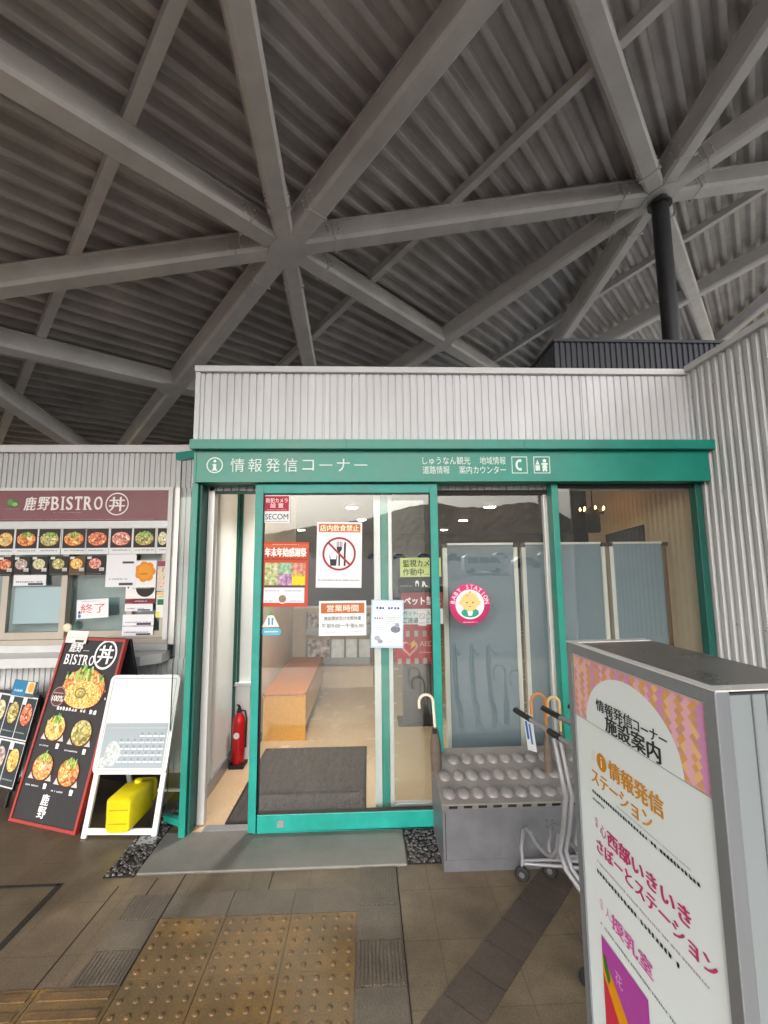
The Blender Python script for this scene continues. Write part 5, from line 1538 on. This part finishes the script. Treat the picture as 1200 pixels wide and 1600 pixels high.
# ================================================================== information sign at the right
F0, F1 = Vector((0.601, 1.369, 0)), Vector((0.636, 0.829, 0))
ue = (F1 - F0).normalized(); fn = ue.cross(Vector((0, 0, 1)))   # fn points to the viewer's left
FWd = (F1 - F0).length
SG = thing("information_sign", (0.75, 1.1, 0), "silver boxed information sign with a white panel and patterned arch at the right", "sign")
M_sal = mat("sign_aluminium", (122, 126, 132), 0.36, 0.45, var=0.08, scale=5, stretch=(1, 1, 0.15))
M_sside = mat("sign_side_panel", (126, 134, 138), 0.4, 0.25, var=0.05, scale=4, stretch=(1, 1, 0.1))
M_stop = mat("sign_top_sheet", (96, 92, 94), 0.3, 0.3, var=0.2, scale=7)
D_ = 0.255
def FP(x, z, d=0.0): return F0 + ue * x + Vector((0, 0, z)) - fn * d
b = MB()
def fbox(x0, x1, z0, z1, d0, d1, m):
    b.prism([FP(x0, z0, d0), FP(x1, z0, d0), FP(x1, z1, d0), FP(x0, z1, d0)], -fn * (d1 - d0), m)
fbox(0.0, 0.026, 0.0, 1.36, 0.0, 0.03, M_sal); fbox(FWd - 0.028, FWd, 0.0, 1.36, 0.0, 0.03, M_sal)
fbox(0.026, FWd - 0.028, 1.334, 1.36, 0.0, 0.03, M_sal); fbox(0.026, FWd - 0.028, 0.0, 0.10, 0.0, 0.03, M_sal)
fbox(0.0, 0.026, 0.0, 1.36, D_ - 0.03, D_, M_sal); fbox(FWd - 0.028, FWd, 0.0, 1.36, D_ - 0.03, D_, M_sal)
b.build("frame", SG, bevel=0.002)
b = MB()
fbox(FWd - 0.02, FWd - 0.004, 0.0, 1.352, 0.0305, D_ - 0.031, M_sside); fbox(0.004, 0.02, 0.0, 1.352, 0.0305, D_ - 0.031, M_sside)
fbox(FWd - 0.004, FWd - 0.001, 0.0, 1.352, 0.075, 0.078, M_sal); fbox(FWd - 0.004, FWd - 0.001, 0.0, 1.352, 0.105, 0.108, M_sal)
fbox(0.02, FWd - 0.02, 0.0, 1.352, D_ - 0.03, D_ - 0.01, M_sside)
b.build("side_panel", SG)
b = MB()
for zz in (1.095, 1.088):
    b.lathe([(0.004, 0), (0.004, 0.003), (0, 0.004)], FP(FWd - 0.001, zz, 0.09 + (1.095 - zz) * 4), M_alu, 10, ue)
b.build("screw", SG)
b = MB(); b.prism([FP(-0.001, 1.3605, 0.0), FP(FWd + 0.002, 1.3605, 0.0), FP(FWd + 0.002, 1.3605, 0.022), FP(-0.001, 1.3605, 0.022)], (0, 0, 0.003), M_alu)
b.prism([FP(-0.001, 1.3605, 0.0225), FP(0.03, 1.3605, 0.0225), FP(0.03, 1.3605, D_), FP(-0.001, 1.3605, D_)], (0, 0, 0.003), M_alu)
b.prism([FP(FWd - 0.03, 1.3605, 0.0225), FP(FWd + 0.002, 1.3605, 0.0225), FP(FWd + 0.002, 1.3605, D_), FP(FWd - 0.03, 1.3605, D_)], (0, 0, 0.003), M_alu)
b.prism([FP(0.03, 1.358, 0.0225), FP(FWd - 0.03, 1.358, 0.0225), FP(FWd - 0.03, 1.358, D_), FP(0.03, 1.358, D_)], (0, 0, 0.004), M_stop)
b.build("top_cover", SG)
M_panel = mat("sign_panel_white", (200, 209, 213), 0.35)
b = MB(); fbox(0.0265, FWd - 0.0285, 0.10, 1.3335, 0.006, 0.02, M_panel); pnl = b.build("front_panel", SG)
art = Sheet(FP(0, 0, 0.0055), ue, (0, 0, 1))
# patterned header: woven diamonds of ochre, rose and violet
hx0, hx1, hz0, hz1 = 0.030, 0.511, 1.162, 1.331
art.rect(hx0, hz0, hx1, hz1, (196, 150, 146), 1)
rg3 = random.Random(11)
cols_ = [(196, 148, 92), (206, 160, 176), (188, 132, 176), (210, 172, 120), (182, 140, 120), (204, 156, 196)]
nx_, nz_ = 26, 9
dw, dh = (hx1 - hx0) / nx_, (hz1 - hz0) / nz_
for j in range(nz_ * 2 - 1):
    for i in range(nx_):
        cx = hx0 + dw * (i + (0.5 if j % 2 == 0 else 1.0)); cz = hz0 + dh * (j + 1) / 2
        if cx + dw / 2 > hx1 + 1e-6: continue
        band = (int(i / 3.3)) % 2
        cc = rg3.choice(cols_[0:1] * 2 + cols_[3:5]) if (i + j) % 2 == 0 else (cols_[2] if band else cols_[1])
        art.poly([(cx - dw * 0.5, cz), (cx, cz - dh * 0.5), (cx + dw * 0.5, cz), (cx, cz + dh * 0.5)], cc, 2)
art.disc(0.265, hz0 + 0.0, 0.178, 0.146, (200, 209, 213), 3, a0=0, a1=180, m=M_panel, seg=40)
art.line(hx0, hz0, hx1, hz0, 0.0014, (110, 116, 120), 4)
BK = (34, 38, 42)
art.text("情報発信", 0.216, 1.2215, 0.030, BK, w=0.150, l=5, bold=0.04); art.text("コーナー", 0.348, 1.2215, 0.026, BK, w=0.108, l=5, bold=0.05)
art.text("施設案内", 0.279, 1.186, 0.042, BK, w=0.20, l=5, bold=0.05)
OR = (186, 128, 34); RS = (168, 52, 96); PK = (184, 84, 150)
art.text("①", 0.107, 1.076, 0.024, (206, 170, 150), l=2, w=0.014)
art.disc(0.146, 1.074, 0.022, 0.022, (176, 118, 24), 2); art.text("i", 0.146, 1.074, 0.026, (236, 214, 170), l=3, bold=0.03)
art.text("情報発信", 0.275, 1.0735, 0.044, OR, w=0.195, l=2, bold=0.05)
art.text("ステーション", 0.213, 1.0225, 0.036, OR, w=0.238, l=2, bold=0.05)
art.lines(0.093, 0.975, 0.46, 0.987, 1, BK, 2, seed=61, fill=0.75); art.lines(0.20, 0.992, 0.44, 0.998, 1, (150, 160, 164), 2, seed=62); art.lines(0.093, 0.957, 0.15, 0.967, 1, BK, 2, seed=63, fill=0.7)
art.text("②", 0.104, 0.905, 0.024, RS, l=2, w=0.014); art.text("西部いきいき", 0.290, 0.895, 0.038, RS, w=0.275, l=2, bold=0.06); art.text("心", 0.133, 0.898, 0.03, RS, w=0.026, l=2, bold=0.01)
art.text("さぽーとステーション", 0.292, 0.850, 0.036, RS, w=0.385, l=2, bold=0.06)
art.lines(0.095, 0.80, 0.46, 0.812, 1, (170, 150, 160), 2, seed=70); art.lines(0.093, 0.774, 0.39, 0.788, 1, BK, 2, seed=71, fill=0.8)
art.text("③", 0.104, 0.704, 0.024, PK, l=2, w=0.014); art.text("授乳室", 0.222, 0.698, 0.036, PK, w=0.15, l=2, bold=0.05); art.text("人", 0.132, 0.702, 0.026, PK, l=2, w=0.02)
art.lines(0.095, 0.648, 0.36, 0.660, 1, (90, 110, 112), 2, seed=72)
art.rect(0.094, 0.40, 0.274, 0.625, (150, 60, 140), 2); art.poly([(0.094, 0.40), (0.094, 0.585), (0.15, 0.54), (0.274, 0.43), (0.274, 0.40)], (196, 130, 10), 2.5); art.poly([(0.094, 0.40), (0.094, 0.535), (0.20, 0.42), (0.2, 0.40)], (170, 40, 60), 3)
art.poly([(0.098, 0.582), (0.112, 0.585), (0.128, 0.545), (0.118, 0.525), (0.104, 0.55)], (40, 100, 30), 4); art.text("花", 0.165, 0.575, 0.03, (206, 150, 206), l=4)
art.lines(0.29, 0.52, 0.46, 0.60, 5, (150, 160, 164), 2, seed=75)
art.build("lettering", pnl)

# ================================================================== what lies across the car park (seen mirrored in the glass)
def ridge(az):
    K = [(-1.2, 0.05), (-0.6, 0.05), (-0.35, 0.045), (-0.23, 0.068), (-0.1, 0.088), (0.0, 0.102), (0.1, 0.130), (0.16, 0.138), (0.21, 0.128), (0.27, 0.127), (0.33, 0.135), (0.37, 0.139), (0.40, 0.134), (0.43, 0.12), (0.47, 0.097), (0.50, 0.062), (0.6, 0.05), (1.2, 0.06)]
    for (a, p), (c, q) in zip(K, K[1:]):
        if a <= az <= c: return p + (q - p) * (az - a) / (c - a)
    return 0.05
M_hill = ground_mat("wooded_hill", [(58, 54, 44), (104, 92, 74), (146, 126, 98)], 0.9, 0.06, 0.4, 0.25)
b = MB()
NA, ND = 220, 16
vs = []
for i in range(NA + 1):
    az = -1.2 + 2.4 * i / NA
    for j in range(ND + 1):
        f = j / ND
        dist = 170 + 330 * f
        hgt = (500 * ridge(az) * 0.98 + 1.6) * (f ** 1.3) + rg.uniform(-1.0, 1.0) * 0.7 * min(1, f * 2)
        vs.append((dist * az, -dist + 5.8, -0.5 + hgt + (1.5 if j else 0)))
    vs.append((620 * az, -620, -1))
m_ = ND + 2
b.add(vs, [(i * m_ + j, i * m_ + j + 1, (i + 1) * m_ + j + 1, (i + 1) * m_ + j) for i in range(NA) for j in range(m_ - 1)], M_hill, False)
tag(b.build("wooded_hill", base=(0, -170, 0)), kind='structure')

M_tyre = mat("tyre", (26, 26, 28), 0.8)
M_win = mat("car_window", (40, 46, 54), 0.12)
def car(name, x, y, paint, label, cat, van=False, rot=0.0):
    L, Wc, H = (4.6, 1.8, 2.0) if van else (4.1, 1.7, 1.5)
    z_ = slope_z(y)
    t = thing(name, (x, y, z_), label, cat, None if van else "cars parked across the car park")
    def q3(p): return Vector((x + p[0], y + p[1], p[2] + z_))
    if van: prof_ = [(-2.3, 0.35), (2.3, 0.35), (2.3, 0.9), (2.05, 1.15), (1.5, 1.95), (-2.15, 2.0), (-2.3, 1.8)]
    else: prof_ = [(-2.05, 0.3), (2.05, 0.3), (2.05, 0.7), (1.85, 0.85), (1.0, 0.95), (0.45, 1.45), (-1.2, 1.5), (-1.95, 0.95), (-2.05, 0.8)]
    q = MB(); q.prism([q3((a, -Wc / 2, c)) for a, c in prof_], (0, Wc, 0), paint); q.build("body", t, bevel=0.08)
    q = MB()
    for s_ in (-1, 1):
        ys = s_ * (Wc / 2 + 0.004)
        for wx0, wx1 in (((-1.9, -0.75), (-0.65, 0.45), (0.55, 1.45)) if van else ((-1.1, -0.35), (-0.28, 0.55))):
            zt = 1.75 if van else 1.38
            zb = 1.15 if van else 0.98
            p = [q3((wx0, ys, zb)), q3((wx1 + (0.25 if wx1 > 0.4 else 0), ys, zb)), q3((wx1 - (0.05 if wx1 > 0.4 else 0), ys, zt)), q3((wx0, ys, zt))]
            q.prism(p, (0, s_ * 0.01, 0), M_win)
    q.build("window", t)
    for wx in (-1.4, 1.35):
        for s_ in (-1, 1):
            q = MB(); q.lathe([(0.2, -0.1), (0.31, -0.09), (0.31, 0.09), (0.2, 0.1)], q3((wx, s_ * (Wc / 2 - 0.08), 0.31)), M_tyre, 16, (0, 1, 0)); q.build("wheel", t)
    return t
P_w = mat("car_white", (226, 226, 226), 0.25); P_s = mat("car_silver", (168, 172, 178), 0.25, 0.5); P_d = mat("car_dark", (50, 52, 58), 0.25)
car("van", 12.9, -43.5, P_w, "white van parked in the car park, mirrored in the fixed glass", "van", True)
for i, (x, y, p, l) in enumerate(((-3.0, -62, P_s, "silver car mirrored left of the green door stile"), (7.0, -60, P_w, "white car mirrored beside the door stile"), (23.0, -58, P_s, "silver car mirrored right of the white van"), (34.0, -62, P_w, "white car mirrored in the right pane"), (17.5, -85, P_d, "dark car mirrored above the white van"), (2.0, -118, P_w, "small white car in the far row, mirrored behind the yellow green notice"), (9.0, -118, P_w, "small white car in the far row, mirrored just right of the door stile"), (16.0, -119, P_s, "small silver car in the far row, mirrored above the parked van"), (24.0, -118, P_w, "small white car in the far row, mirrored over the second board"), (37.0, -117, P_w, "small white car in the far row, mirrored by the green post"), (50.0, -118, P_s, "small silver car in the far row, mirrored in the right pane"))):
    car("parked_car", x, y, p, l, "car")
